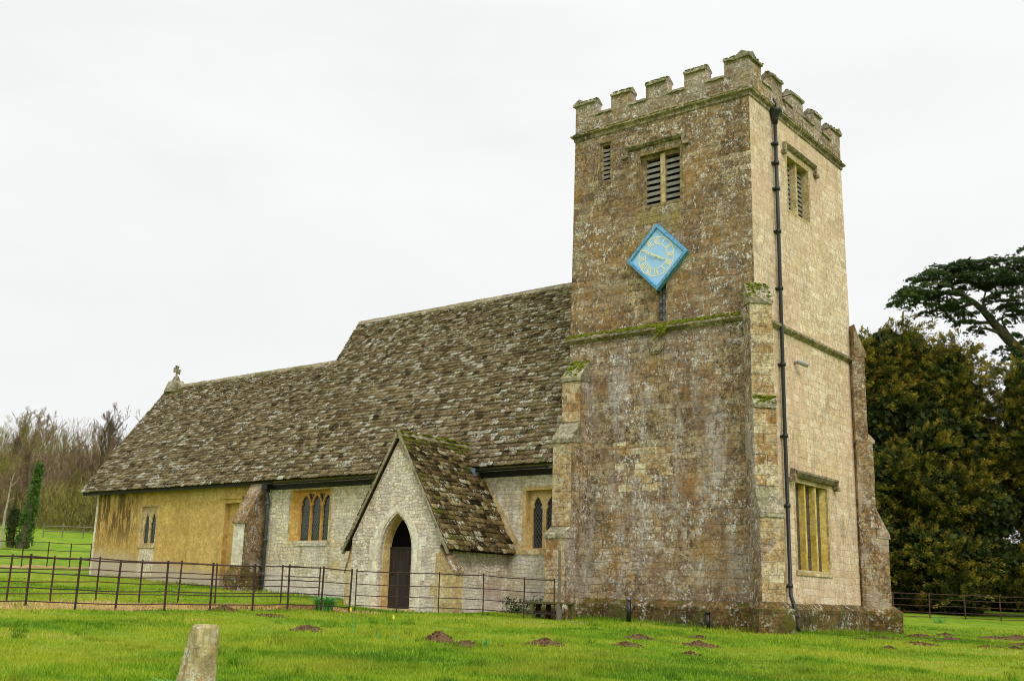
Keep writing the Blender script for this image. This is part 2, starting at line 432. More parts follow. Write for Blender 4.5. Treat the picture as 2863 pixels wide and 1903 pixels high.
def glass_mat(name, tint, w=.11, lead=True):
    m, nt, b = base_mat(name, .12, .6)
    ob, uv = coords(nt)
    x = nt.sep(uv)
    u = nt.math('DIVIDE', x[0], w); v = nt.math('DIVIDE', x[1], w*1.45)
    a = nt.math('FRACT', nt.math('ADD', u, v)); c = nt.math('FRACT', nt.math('SUBTRACT', u, v))
    d1 = nt.math('MINIMUM', a, nt.math('SUBTRACT', 1.0, a)); d2 = nt.math('MINIMUM', c, nt.math('SUBTRACT', 1.0, c))
    k = nt.math('LESS_THAN', nt.math('MINIMUM', d1, d2), .075)
    bars = nt.math('LESS_THAN', nt.math('FRACT', nt.math('DIVIDE', x[1], .47)), .05)
    vo = nt.noise(ob, 11, 2)
    col = nt.ramp(vo, [(.35, lin(tint)), (.7, lin([min(255, t*2.0) for t in tint]))])
    col = nt.mix(k if lead else 0.0, col, lin((88, 90, 92)))
    col = nt.mix(bars, col, lin((18, 16, 16)))
    nt.link(col, b.inputs['Base Color'])
    r = nt.math('ADD', .12, nt.math('MULTIPLY', k, .5)); nt.link(r, b.inputs['Roughness'])
    nt.link(nt.bump(nt.noise(ob, 9, 2), .12, .02), b.inputs['Normal'])
    return m
M['glass'] = glass_mat('leaded_glass', (26, 28, 30))
M['glass_grey'] = glass_mat('grey_leaded_glass', (92, 96, 102), .16)
M['glass_color'] = glass_mat('dark_stained_glass', (38, 36, 40), .09)

def door_mat():
    m, nt, b = base_mat('dark_oak_planks', .7, .3)
    ob, uv = coords(nt)
    n = nt.noise(nt.scale(ob, (14, 14, 1.2)), 1.0, 5, .7)
    nt.link(nt.ramp(n, [(.3, lin((38, 32, 28))), (.7, lin((62, 54, 48)))]), b.inputs['Base Color'])
    nt.link(nt.bump(n, .4, .01), b.inputs['Normal'])
    return m
M['door'] = door_mat()

def clock_mats():
    m, nt, b = base_mat('clock_blue_paint', .55, .35)
    ob, uv = coords(nt)
    n = nt.noise(ob, 2.5, 5, .7); n2 = nt.noise(nt.scale(ob, (1, 1, .3)), 14, 5, .7)
    col = nt.ramp(n, [(.3, lin((150, 196, 240))), (.7, lin((166, 208, 246)))])
    col = nt.mix(nt.math('MULTIPLY', nt.step(n2, .58, .7), .35), col, lin((84, 146, 176)))
    nt.link(col, b.inputs['Base Color'])
    M['clock_face'] = m
    m, nt, b = base_mat('clock_frame_paint', .6, .3)
    ob, uv = coords(nt)
    n2 = nt.noise(ob, 16, 5, .75)
    col = nt.ramp(n2, [(.35, lin((58, 108, 136))), (.5, lin((96, 158, 202))), (.75, lin((126, 182, 220)))])
    nt.link(col, b.inputs['Base Color'])
    M['clock_frame'] = m
clock_mats()
M['cream'] = simple('cream_paint', (240, 232, 196), .6, .3, .12, 20, 0)
M['gold'] = simple('gold_leaf_paint', (238, 222, 150), .5, .4, .15, 20, 0)

def tint_mat(name, stops, rough=.9, spec=.15, moss=None, lich=None, trans=0.0, nscale=5, namt=.3, bump=0, patch=None, lthr=(.62,.7)):
    """colour from the per-face 'tint' red channel through a ramp; green = lichen, blue = moss amount"""
    m, nt, b = base_mat(name, rough, spec)
    ob, uv = coords(nt)
    at = nt.new('ShaderNodeAttribute', attribute_name='tint')
    s = nt.new('ShaderNodeSeparateColor'); nt.link(at.outputs['Color'], s.inputs[0])
    col = nt.ramp(s.outputs[0], [(p, lin(c)) for p, c in stops])
    if patch:
        pn = nt.noise(ob, patch[1], 4, .6)
        col = nt.mix(nt.math('MULTIPLY', nt.step(pn, .42, .62), patch[2]), col, lin(patch[0]))
    if namt:
        n = nt.noise(ob, nscale, 4, .7)
        col = nt.mix(namt, col, nt.ramp(n, [(.3, .35), (.7, 1.2)]), 'MULTIPLY')
    if lich:
        n = nt.noise(ob, lich[1], 4, .7)
        k = nt.step(nt.math('ADD', n, nt.math('MULTIPLY', nt.math('SUBTRACT', s.outputs[1], .5), .34)), lthr[0], lthr[1])
        col = nt.mix(nt.math('MULTIPLY', k, lich[2]), col, lin(lich[0]))
    if moss:
        n = nt.noise(ob, moss[1], 4, .7)
        k = nt.step(nt.math('ADD', n, nt.math('SUBTRACT', s.outputs[2], .5)), .55, .72)
        col = nt.mix(nt.math('MULTIPLY', k, moss[2]), col, lin(moss[0]))
    nt.link(col, b.inputs['Base Color'])
    if bump: nt.link(nt.bump(nt.noise(ob, 22, 4, .7), bump, .02), b.inputs['Normal'])
    if trans:
        # leaves let some light through
        tr = nt.new('ShaderNodeBsdfTranslucent'); nt.link(col, tr.inputs[0])
        mx = nt.new('ShaderNodeMixShader'); mx.inputs[0].default_value = trans
        nt.link(b.outputs[0], mx.inputs[1]); nt.link(tr.outputs[0], mx.inputs[2])
        out = [n for n in nt.n if n.type == 'OUTPUT_MATERIAL'][0]
        nt.link(mx.outputs[0], out.inputs[0])
    return m
M['tile'] = tint_mat('stone_slates', [(0, (86,72,54)), (.3, (124,106,78)), (.6, (150,131,98)), (.85, (168,149,115)), (1, (188,172,142))], .95, .1,
    moss=((104,104,44), 3, .6), lich=((212,208,196), 15, .9), nscale=12, namt=.9, bump=.9, lthr=(.59,.66))
M['tile_porch'] = tint_mat('porch_stone_slates', [(0, (50,42,28)), (.3, (90,76,50)), (.6, (126,106,70)), (.85, (154,134,90)), (1, (190,174,130))], .95, .1,
    moss=((102,104,34), 3, .8), lich=((204,198,172), 16, .85), nscale=10, namt=.9, bump=.9, lthr=(.6,.68))
GR = [(0, (76,116,16)), (.35, (114,152,20)), (.6, (144,168,28)), (.85, (172,178,56)), (1, (190,180,92))]
M['grass'] = tint_mat('grass_blades', GR, .6, .25, trans=.25, nscale=.6, namt=0, patch=((168,170,48), .35, .55))
M['straw'] = tint_mat('dry_grass', [(0, (120,90,56)), (.35, (190,160,104)), (.75, (216,190,132)), (1, (140,150,56))], .85, .15, trans=.1, namt=0)
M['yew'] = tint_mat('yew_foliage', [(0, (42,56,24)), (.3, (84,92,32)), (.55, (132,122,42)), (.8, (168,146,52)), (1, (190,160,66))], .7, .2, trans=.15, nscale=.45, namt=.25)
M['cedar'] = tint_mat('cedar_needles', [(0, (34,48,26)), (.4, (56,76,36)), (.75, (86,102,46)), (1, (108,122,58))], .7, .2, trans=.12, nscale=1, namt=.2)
M['ivy'] = tint_mat('ivy_leaves', [(0, (52,80,28)), (.5, (80,114,38)), (1, (110,142,54))], .6, .3, trans=.15, nscale=1, namt=.2)
M['ivy_dark'] = tint_mat('dark_ivy_leaves', [(0, (44,62,30)), (.5, (66,86,40)), (1, (92,110,54))], .6, .3, trans=.15, nscale=1, namt=.2)
M['leaf'] = tint_mat('daffodil_leaves', [(0, (70,138,72)), (.5, (104,174,88)), (1, (152,204,112))], .5, .3, trans=.2, nscale=3, namt=.1)
M['bramble'] = tint_mat('bramble_leaves', [(0, (36,52,22)), (.5, (58,80,30)), (1, (92,112,44))], .6, .25, trans=.15, nscale=3, namt=.2)
M['petal'] = simple('yellow_petals', (230, 214, 60), .6, .2, .1, 20, 0)
M['twig'] = tint_mat('bare_twigs', [(0, (98,86,70)), (.25, (122,104,82)), (.42, (134,108,90)), (.6, (124,118,66)), (.8, (140,136,62)), (1, (156,154,72))], .9, .1, nscale=.08, namt=.2)

def ground_mat():
    m, nt, b = base_mat('lawn_turf', .9, .15)
    ob, uv = coords(nt)
    a = nt.noise(ob, .35, 4, .6); bb = nt.noise(ob, 2.2, 6, .7); cc = nt.noise(nt.scale(ob, (1, 1, 1), (5, 2, 0)), 14, 4, .8)
    col = nt.ramp(a, [(.3, lin((98, 140, 20))), (.5, lin((122, 154, 26))), (.7, lin((152, 166, 40)))])
    col = nt.mix(nt.math('MULTIPLY', nt.step(bb, .5, .68), .55), col, lin((168, 176, 54)))
    col = nt.mix(nt.math('MULTIPLY', nt.step(bb, .5, .34), .55), col, lin((66, 124, 14)))
    col = nt.mix(.5, col, nt.ramp(cc, [(.3, .3), (.7, 1.0)]), 'MULTIPLY')
    nt.link(col, b.inputs['Base Color'])
    nt.link(nt.bump(nt.math('ADD', bb, cc), 1.0, .06), b.inputs['Normal'])
    return m
M['ground'] = ground_mat()
def straw_ground():
    m, nt, b = base_mat('dry_grass_litter', .95, .1)
    ob, uv = coords(nt)
    n = nt.noise(ob, 3, 6, .75); n2 = nt.noise(ob, 25, 4, .7)
    col = nt.ramp(n, [(.3, lin((96, 72, 46))), (.45, lin((168, 142, 92))), (.6, lin((190, 166, 112))), (.72, lin((128, 148, 44)))])
    col = nt.mix(.4, col, nt.ramp(n2, [(.3, .35), (.7, 1.0)]), 'MULTIPLY')
    nt.link(col, b.inputs['Base Color']); nt.link(nt.bump(n2, .8, .04), b.inputs['Normal'])
    return m
M['straw_ground'] = straw_ground()

# ------------------------------------------------------------------ ground
def gz(x, y):
    xx = min(max(x, -220), 40)
    z = -.12 - .03*xx + .01*min(max(y, -60), 0) + .012*max(0, -14-xx) + .05*max(0, -31-xx)
    w = min(1, max(0, (x+14)/4))
    z -= w*.008*min(max(y, 0), 10)
    if y > 12: z += .02*(min(y, 120)-12) * min(1, max(0, (x+40)/20))
    return z
def gzb(x, y):
    return gz(x, y) + .018*math.sin(x*1.3+.7*y) + .014*math.sin(2.1*y-.6*x)
gxs = sorted(set([round(-60+.75*i, 3) for i in range(107)] + [-600,-450,-340,-260,-220,-190,-165,-145,-128,-112,-98,-86,-76,-68, 22,25,29,34,40,50,65,90,130,190,280,420,600]))
gys = sorted(set([round(-45+.75*i, 3) for i in range(121)] + [-600,-400,-260,-170,-110,-80,-62,-52, 48,52,58,66,76,90,110,140,180,240,320,450,600]))
g = MB()
nx = len(gxs); ny = len(gys)
g.v = [(x, y, gzb(x, y)) for y in gys for x in gxs]
g.f = [(j*nx+i, j*nx+i+1, (j+1)*nx+i+1, (j+1)*nx+i) for j in range(ny-1) for i in range(nx-1)]
g.c = [None]*len(g.f)
ground = g.build('ground', M['ground'], smooth=True, uv=False, fixn=False)
tag(ground, kind='structure', label='green churchyard lawn rising to a field on the left')

def strip(name, pts, w0, w1, mat, dz=.012):
    """a ragged strip laid on the ground along pts; w0 to the right, w1 to the left"""
    s = MB(); fine = []
    for a, b in zip(pts[:-1], pts[1:]):
        L = math.dist(a, b); n = max(1, int(L/.4))
        for k in range(n): fine.append((a[0]+(b[0]-a[0])*k/n, a[1]+(b[1]-a[1])*k/n))
    fine.append(pts[-1])
    rows = []
    for i, p in enumerate(fine):
        q = fine[min(i+1, len(fine)-1)]; o = fine[max(i-1, 0)]
        d = Vector((q[0]-o[0], q[1]-o[1])).normalized(); nrm = Vector((d.y, -d.x))
        r = []
        a0 = w0*(1+.35*math.sin(i*.9)+rng.uniform(-.25, .25)); a1 = w1*(1+.3*math.sin(i*.7+1)+rng.uniform(-.25, .25))
        for k in range(7):
            t = -a1 + (a0+a1)*k/6
            x = p[0]+nrm.x*t; y = p[1]+nrm.y*t
            r.append((x, y, gzb(x, y)+dz))
        rows.append(r)
    s.v = [v for r in rows for v in r]
    s.f = [(i*7+k, (i+1)*7+k, (i+1)*7+k+1, i*7+k+1) for i in range(len(rows)-1) for k in range(6)]
    s.c = [None]*len(s.f)
    return s.build(name, mat, smooth=True, uv=False, fixn=False), fine

FRONT = [(-10.3,-19.5),(-10.1,-17.6),(-9.98,-15.9),(-9.88,-14.25),(-9.74,-13.2),(-9.62,-12.3),(-9.45,-11.15),(-9.24,-10.05),(-9.01,-8.98),(-8.79,-8.07),(-8.54,-7.2),(-8.31,-6.45)]
BACK = [(-11.0,-19.3),(-11.2,-17.4),(-11.38,-15.6),(-11.54,-13.8),(-11.74,-12.65),(-11.89,-11.4),(-11.97,-10.15),(-11.98,-9.0),(-11.95,-7.85),(-11.79,-5.75),(-11.62,-4.5)]
pth, _ = strip('path', [(-10.75,-21),(-10.7,-15.9),(-10.75,-13.4),(-10.8,-11.3),(-10.65,-9.6),(-10.4,-8.1),(-9.9,-6.8),(-9.3,-5.6)], .95, 1.15, M['straw_ground'])
tag(pth, kind='structure', label='strip of dry straw-coloured grass between the two iron fences')
vg, _ = strip('verge', [(-33.6,-14),(-34.2,-8),(-34.4,-2),(-34.8,2),(-35.2,7),(-36,14)], .8, .6, M['straw_ground'])
tag(vg, kind='structure', label='brown bare verge under the far field fence')

# ------------------------------------------------------------------ church geometry constants
W = 6.0; D = 6.82; ZS = 14.83; ZM = 8.2; ZP = .6; B = .0069
church = empty('church', (0, 0, 0), 'old stone church with a battlemented square tower, stone-slated roofs, gabled porch and ochre chancel', 'church')
def e_(z): return B*(ZS - min(z, ZS))
def mpF(u, z, d=0):   # tower front (u = x)
    t = e_(z)
    if u <= -W+.001: u = u - t*(1 if u > -W-.5 else 0)
    elif u >= -.001: u = u + t
    return (u, -t + d, z)
def mpR(u, z, d=0):   # tower right (u = y)
    t = e_(z)
    if u <= .001: u = u - t
    elif u >= D-.001: u = u + t
    return (t - d, u, z)
def rect(a, b, c, d): return [(a, c), (b, c), (b, d), (a, d)]
def arch(xl, xr, z0, zs, za, n=8):
    h = (xr-xl)/2; xc = (xl+xr)/2; Rr = za-zs
    r = (h*h+Rr*Rr)/(2*h)
    if r < h: r = h
    am = math.atan2(Rr, r-h) if r > h else math.pi/2
    L = []
    for k in range(n+1):
        a = am*k/n
        L.append((xl + r - r*math.cos(a), zs + r*math.sin(a)))
    pts = [(xl, z0)] + L
    Rt = [(2*xc - x, z) for x, z in L[:-1]][::-1]
    return pts + Rt + [(xr, z0)]

# tower walls: front, right plus plain left/back
tw = MB()
tw.panel([(-W, -.6), (0, -.6), (0, 2), (0, 5), (0, ZM), (0, 11), (0, ZS), (-W, ZS), (-W, 11), (-W, ZM), (-W, 5), (-W, 2)],
         [rect(-3.03, -2.70, 8.37, 9.56), rect(-3.63, -2.23, 11.97, 13.63), rect(-5.06, -4.64, 13.09, 14.39)], mpF, 0, .3)
tw.quad(mpF(-W, -.6), mpF(-W, ZS), (-W, D, ZS), (-W-.1, D+.1, -.6))
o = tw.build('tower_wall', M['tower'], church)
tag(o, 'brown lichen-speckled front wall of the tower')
tw = MB()
tw.panel([(0, -.6), (D, -.6), (D, 2), (D, 5), (D, ZM), (D, 11), (D, ZS), (0, ZS), (0, 11), (0, ZM), (0, 5), (0, 2)],
         [rect(2.13, 4.39, 1.49, 3.89), rect(2.43, 4.01, 11.94, 13.67)], mpR, 0, .32)
tw.quad((-W-.1, D+.1, -.6), (.1, D+.1, -.6), (0, D, ZS), (-W, D, ZS))
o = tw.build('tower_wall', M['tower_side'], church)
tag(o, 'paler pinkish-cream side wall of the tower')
tr = MB(); tr.quad((-W+.3, .3, ZS+.25), (-.3, .3, ZS+.25), (-.3, D-.3, ZS+.25), (-W+.3, D-.3, ZS+.25)); tr.build('tower_roof', M['lead'], church)

# ring helper: mouldings that run round the tower
def ring(profile, name, mat, zref, x0=-W, x1=0, y0=0, y1=D, parent=church, jit=.0):
    """profile: list of (out, z) closed polygon, swept round the four sides with mitred corners"""
    mb = MB(); t = e_(zref)
    cs = [(x0, y0, -1, -1), (x1, y0, 1, -1), (x1, y1, 1, 1), (x0, y1, -1, 1)]
    n = len(profile)
    for k in range(4):
        a = cs[k]; b = cs[(k+1) % 4]
        seg = 14
        rows = []
        for s_ in range(seg+1):
            f = s_/seg
            row = []
            for (o_, z) in profile:
                j = rng.uniform(-jit, jit) if 0 < s_ < seg else 0
                pa = (a[0]+a[2]*(o_+t), a[1]+a[3]*(o_+t)); pb = (b[0]+b[2]*(o_+t), b[1]+b[3]*(o_+t))
                row.append((pa[0]+(pb[0]-pa[0])*f + (j if k in (1, 3) else 0), pa[1]+(pb[1]-pa[1])*f + (j if k in (0, 2) else 0), z + (rng.uniform(-jit, jit) if 0 < s_ < seg else 0)))
            rows.append(row)
        mb.v += []
        base = len(mb.v)
        vs = [v for r in rows for v in r]
        mb.add(vs, [(i*n+q, i*n+(q+1) % n, (i+1)*n+(q+1) % n, (i+1)*n+q) for i in range(seg) for q in range(n)])
    return mb.build(name, mat, parent)
ring([(-.02, ZS-.2), (.035, ZS-.17), (.04, ZS-.08), (.12, ZS-.03), (.125, ZS+.01), (-.02, ZS+.12)], 'string_course', M['string'], ZS, jit=.008)
ring([(-.02, ZM-.17), (.04, ZM-.13), (.13, ZM-.06), (.135, ZM), (-.02, ZM+.12)], 'string_course', M['string'], ZM, jit=.01)

# parapet, merlons and copings
SILL = 15.42; TOP = 15.88
pw = MB()
th = .34
pw.box((-W, 0, ZS+.05), (0, th, SILL)); pw.box((-W, D-th, ZS+.05), (0, D, SILL))
pw.box((-W, th, ZS+.05), (-W+th, D-th, SILL)); pw.box((-th, th, ZS+.05), (0, D-th, SILL))
mx = [(-W, -5.25), (-4.66, -3.97), (-3.4, -2.68), (-2.08, -1.36), (-.77, 0)]
my = [(0, .84), (1.52, 2.27), (3.0, 3.81), (4.63, 5.25), (6.0, D)]
for (a, b) in mx:
    for (c0, c1) in ((0, th), (D-th, D)):
        pw.box((a, c0, SILL), (b, c1, TOP))
for (c, d) in my:
    for (x0, x1) in ((-th, 0), (-W, -W+th)):
        c_ = th if c == 0 else c; d_ = D-th if d == D else d
        pw.box((x0, c_, SILL+.001), (x1, d_, TOP))
pw.build('parapet', M['tower'], church)
cp = MB()
def coping(x0, x1, y0, y1, zb, h, ov, axis, ends):
    """gabled coping; ends = (extend_lo, extend_hi) overhangs along its run"""
    for t_ in range(1):
        if axis == 'x':
            xs = [x0-ends[0], x1+ends[1]]
            prof = [(y0-ov, zb-.02), (y0-ov, zb+.05), ((y0+y1)/2, zb+h), (y1+ov, zb+.05), (y1+ov, zb-.02)]
            n = 5; seg = 5
            rows = [[(xs[0]+(xs[1]-xs[0])*i/seg, p[0]+rng.uniform(-.012, .012), p[1]+rng.uniform(-.015, .015)) for p in prof] for i in range(seg+1)]
        else:
            ys = [y0-ends[0], y1+ends[1]]
            prof = [(x1+ov, zb-.02), (x1+ov, zb+.05), ((x0+x1)/2, zb+h), (x0-ov, zb+.05), (x0-ov, zb-.02)]
            n = 5; seg = 5
            rows = [[(p[0]+rng.uniform(-.012, .012), ys[0]+(ys[1]-ys[0])*i/seg, p[1]+rng.uniform(-.015, .015)) for p in prof] for i in range(seg+1)]
        vs = [v for r in rows for v in r]
        fs = [(i*n+q, i*n+(q+1) % n, (i+1)*n+(q+1) % n, (i+1)*n+q) for i in range(seg) for q in range(n)]
        fs += [tuple(range(n)), tuple(seg*n+q for q in range(n))[::-1]]
        cp.add(vs, fs)
for i, (a, b) in enumerate(mx):
    for (c0, c1) in ((0, th), (D-th, D)):
        coping(a, b, c0, c1, TOP, .2, .07, 'x', (.07 if i == 0 else .0, .07 if i == 4 else .0))
for i, (a, b) in enumerate(my):
    for (x0, x1) in ((-th, 0), (-W, -W+th)):
        coping(x0, x1, a + (.0 if i else 0), b, TOP+.003, .2, .068, 'y', (.07 if i == 0 else .0, .07 if i == 4 else .0))
for i in range(4):
    a = mx[i][1]; b = mx[i+1][0]
    for (c0, c1) in ((0, th), (D-th, D)): coping(a, b, c0, c1, SILL, .08, .05, 'x', (-.002, -.002))
    a = my[i][1]; b = my[i+1][0]
    for (x0, x1) in ((-th, 0), (-W, -W+th)): coping(x0, x1, a, b, SILL, .08, .05, 'y', (-.002, -.002))
cp.build('coping', M['coping'], church)
# plinth
def offset_ring_poly():
    # outline of tower base incl. diagonal buttresses, counter-clockwise from front left
    t = .10; k = .2; s = .36   # wall batter, plinth projection, half width of buttress
    r2 = math.sqrt(.5)
    def diag(cx, cy, sx, sy, L):
        # buttress from corner outward (sx,sy): two side points and two tips, ordered ccw
        ax = Vector((sx*r2, sy*r2)); px = Vector((-ax.y, ax.x))
        c = Vector((cx, cy))
        hw = .31 + .16
        return [c+ax*L-px*hw, c+ax*L+px*hw]
    P = [(-W-t-.02, -t-k)]
    fr = diag(0, 0, 1, -1, 1.12)
    P += [(fr[0].x - .62, -t-k), tuple(fr[0]), tuple(fr[1]), (t+k, fr[1].y + .62)]
    br_ = diag(0, D, 1, 1, 1.12)
    P += [(t+k, br_[0].y - .62), tuple(br_[0]), tuple(br_[1]), (br_[1].x-.62, D+t+k), (-W-t-.02, D+t+k)]
    return P
PP = offset_ring_poly()
pl = MB()
cen = Vector((-W/2, D/2))
def inset(P, d):
    n = len(P); out = []
    for i in range(n):
        a = Vector(P[i-1]); b = Vector(P[i]); c = Vector(P[(i+1) % n])
        d1 = (b-a).normalized(); d2 = (c-b).normalized()
        n1 = Vector((-d1.y, d1.x)); n2 = Vector((-d2.y, d2.x))
        m_ = (n1+n2); m_ = m_/max(.3, m_.dot(n1)) if m_.length > 1e-5 else n1
        out.append(tuple(b + m_*d))
    return out
P2 = inset(PP, .17)
def subdiv_loop(P, step=.5):
    out = []
    for i in range(len(P)):
        a = P[i]; b = P[(i+1) % len(P)]; n = max(1, int(math.dist(a, b)/step))
        for k in range(n): out.append((a[0]+(b[0]-a[0])*k/n, a[1]+(b[1]-a[1])*k/n))
    return out, None
def loft(mb, loops):
    n = len(loops[0])
    vs = [v for l in loops for v in l]
    mb.add(vs, [(j*n+i, j*n+(i+1) % n, (j+1)*n+(i+1) % n, (j+1)*n+i) for j in range(len(loops)-1) for i in range(n)])
def dens(P, Q, step=.45):
    A = []; Bq = []
    for i in range(len(P)):
        a, b = P[i], P[(i+1) % len(P)]; c, d = Q[i], Q[(i+1) % len(Q)]
        n = max(1, int(math.dist(a, b)/step))
        for k in range(n):
            A.append((a[0]+(b[0]-a[0])*k/n, a[1]+(b[1]-a[1])*k/n)); Bq.append((c[0]+(d[0]-c[0])*k/n, c[1]+(d[1]-c[1])*k/n))
    return A, Bq
A_, B_ = dens(PP, P2)
j_ = lambda a: rng.uniform(-a, a)
loft(pl, [[(x+.0, y, -.75) for x, y in A_], [(x+j_(.012), y+j_(.012), .1) for x, y in A_], [(x+j_(.015), y+j_(.015), .44+j_(.015)) for x, y in A_], [(x, y, ZP+j_(.015)) for x, y in B_]])
# small plinth of straight front buttress
def flare(mb, x0, x1, y0, y1, zlo, zmid, ztop, k):
    loft(mb, [[(x0-k, y0-k, zlo), (x1+k, y0-k, zlo), (x1+k, y1, zlo), (x0-k, y1, zlo)], [(x0-k, y0-k, zmid), (x1+k, y0-k, zmid), (x1+k, y1, zmid), (x0-k, y1, zmid)], [(x0, y0, ztop), (x1, y0, ztop), (x1, y1, ztop), (x0, y1, ztop)]])
flare(pl, -5.98, -5.32, -1.2, 0, -.5, .3, .42, .1)
pl.build('plinth', M['plinth'], church)

# buttresses: stages (z_bottom, z_top, projection, cap rise)
def buttress(mp, hw, stages, body, capm, mossy=(), label=None, facing=None):
    """mp(s, o, z): s across, o outward; stages listed top first"""
    mb = MB(); caps = []
    for i, (zb, zt, pr, zc, nxt) in enumerate(stages):
        if i+1 < len(stages): zb = stages[i+1][1]-.12
        else: zb = -.3
        n = max(2, int((zt-zb)/.5))
        rows = []
        for k in range(n+1):
            z = zb+(zt-zb)*k/n; j = lambda: rng.uniform(-.012, .012) if 0 < k < n else 0
            rows.append([mp(-hw, -.05, z), mp(-hw+j(), pr+j(), z), mp(hw+j(), pr+j(), z), mp(hw, -.05, z)])
        vs = [v for r in rows for v in r]
        mb.add(vs, [(a*4+q, a*4+(q+1) % 4, (a+1)*4+(q+1) % 4, (a+1)*4+q) for a in range(n) for q in range(4)] + [(n*4, n*4+1, n*4+2, n*4+3)])
        ov = .05; n = 10; rows = []; cap = MB(); moss = MB()
        for k in range(n+1):
            f = k/n
            s_ = -hw-ov*.4 + (2*hw+ov*.8)*f
            jj = lambda a: rng.uniform(-a, a)
            om = nxt+(pr-nxt)*.5; zm_ = (zt+.06+zc)/2
            rows.append([mp(s_, nxt-.02, zt-.03), mp(s_, pr+ov, zt-.05+jj(.015)), mp(s_, pr+ov+jj(.015), zt+.06+jj(.015)), mp(s_, om+.02+jj(.02), zm_+.02+jj(.02)), mp(s_, nxt+.01, zc+jj(.02)), mp(s_, nxt-.02, zc)])
        vs = [v for r in rows for v in r]
        cap.add(vs, [(a*6+q, a*6+(q+1) % 6, (a+1)*6+(q+1) % 6, (a+1)*6+q) for a in range(n) for q in range(6)] + [tuple(range(6)), tuple(n*6+q for q in range(6))[::-1]])
        if i in mossy:
            for k in range(110):
                s_ = rng.uniform(-hw, hw); f = rng.random()**.8
                o_ = pr + (nxt-pr)*f; z = zt+.06+(zc-zt-.06)*f
                moss.lump(mp(s_, o_, z), (rng.uniform(.03, .08),)*2+(rng.uniform(.02, .045),), seed=rng.random(), n=6, m=4)
        caps.append((cap, moss))
    o = mb.build('buttress', body, church)
    if label: tag(o, label)
    if facing is not None:
        for i, (zb, zt, pr, zc, nxt) in enumerate(stages):
            z = (stages[i+1][3] if i+1 < len(stages) else facing)+.02; fr = MB()
            while z < zt-.1:
                h = min(rng.uniform(.2, .34), zt-.04-z)
                if h < .06: break
                cut = rng.uniform(-hw*.5, hw*.5)
                sp = [(-hw, cut), (cut, hw)] if rng.random() < .75 else [(-hw, hw)]
                for (a_, b_) in sp:
                    o0 = pr+.006+rng.uniform(0, .006)
                    vs = [mp(s_, o_, z_) for z_ in (z+.004, z+h-.004) for (s_, o_) in ((a_+.003, pr-.03), (b_-.003, pr-.03), (b_-.003, o0), (a_+.003, o0))]
                    fr.add(vs, [(0,3,2,1),(4,5,6,7),(0,1,5,4),(1,2,6,5),(2,3,7,6),(3,0,4,7)])
                z += h
            fr.build('facing', M['buttress'], o)
    for cap, moss in caps:
        cap.build('weathering', capm, o)
        if moss.v: moss.build('moss', M['moss'], o)
    return o
r2 = math.sqrt(.5)
def mpd(cx, cy, sx, sy):
    ax = Vector((sx*r2, sy*r2, 0)); px = Vector((-ax.y, ax.x, 0))
    def f(s_, o_, z):
        v = Vector((cx, cy, 0)) + ax*o_ + px*s_
        return (v.x, v.y, z)
    return f
# front right corner, diagonal
buttress(mpd(0, 0, 1, -1), .31, [(5.85, 8.42, .52, 9.05, .08), (3.5, 5.58, .62, 5.86, .52), (ZP-.1, 2.75, .93, 3.5, .60)], M['tower'], M['coping'], (0, 1), 'tall stepped buttress with mossy caps on the near corner of the tower', ZP)
buttress(mpd(0, D, 1, 1), .31, [(5.75, 8.3, .36, 9.3, .05), (3.5, 5.55, .50, 5.8, .36), (ZP-.1, 2.65, .86, 3.5, .50)], M['buttress_grey'], M['buttress_grey'], (), 'grey lichen-covered stepped buttress on the far corner of the tower')
def mps(s_, o_, z): return (-5.66+s_, -o_, z)
bso = buttress(mps, .325, [(5.6, 6.88, .5, 7.5, .06), (2.6, 5.0, .92, 5.6, .48), (.35, 2.27, 1.2, 2.55, .9)], M['tower'], M['coping'], (0,), 'stepped buttress with a mossy cap where the tower meets the nave', .42)
# moss along the front string course
ms = MB()
for k in range(420):
    x = rng.uniform(-W-.1, -.35)
    dens_ = .35+.65*math.exp(-((x+2.6)/1.1)**2) + .3*math.sin(x*3)
    if rng.random() > dens_+.25: continue
    f = rng.random()
    ms.lump((x, -.16+.14*f, ZM+.02+.11*f), (rng.uniform(.04, .1), .045, rng.uniform(.02, .05)), seed=rng.random(), n=6, m=4)
for k in range(26):
    a = rng.gauss(-2.82, .1)
    ms.lump((a, -.17, ZM-.02-abs(rng.gauss(0, .1))), (.05, .03, .05), seed=rng.random(), n=6, m=4)
ms.build('moss', M['moss'], church)
# tiny moss tufts on the copings, one cushion mesh per merlon
for side, spans in ((0, mx), (1, my)):
    for (a, b) in spans:
        ms = MB()
        for k in range(22):
            f = rng.random()*.5; u_ = a+(b-a)*(k+rng.random())/22; z = TOP+.05+.15*min(1, f*2); w_ = -.06+f*(th/2+.06)*2
            p = (u_, w_, z) if side == 0 else (-w_, u_, z)
            ms.lump(p, (rng.uniform(.03, .07), rng.uniform(.03, .07), .022), seed=rng.random(), n=6, m=4)
        ms.build('moss', M['moss'], church)
for side in (0, 1):
    ms = MB()
    for k in range(80):
        p = (rng.uniform(-W, 0), -.11, ZS+.03) if side == 0 else (.11, rng.uniform(0, D), ZS+.03)
        r_ = rng.uniform(.05, .12)
        ms.lump(p, (r_ if side == 0 else .025, .025 if side == 0 else r_, .02), seed=rng.random(), n=6, m=4)
    ms.build('moss', M['moss'], church)
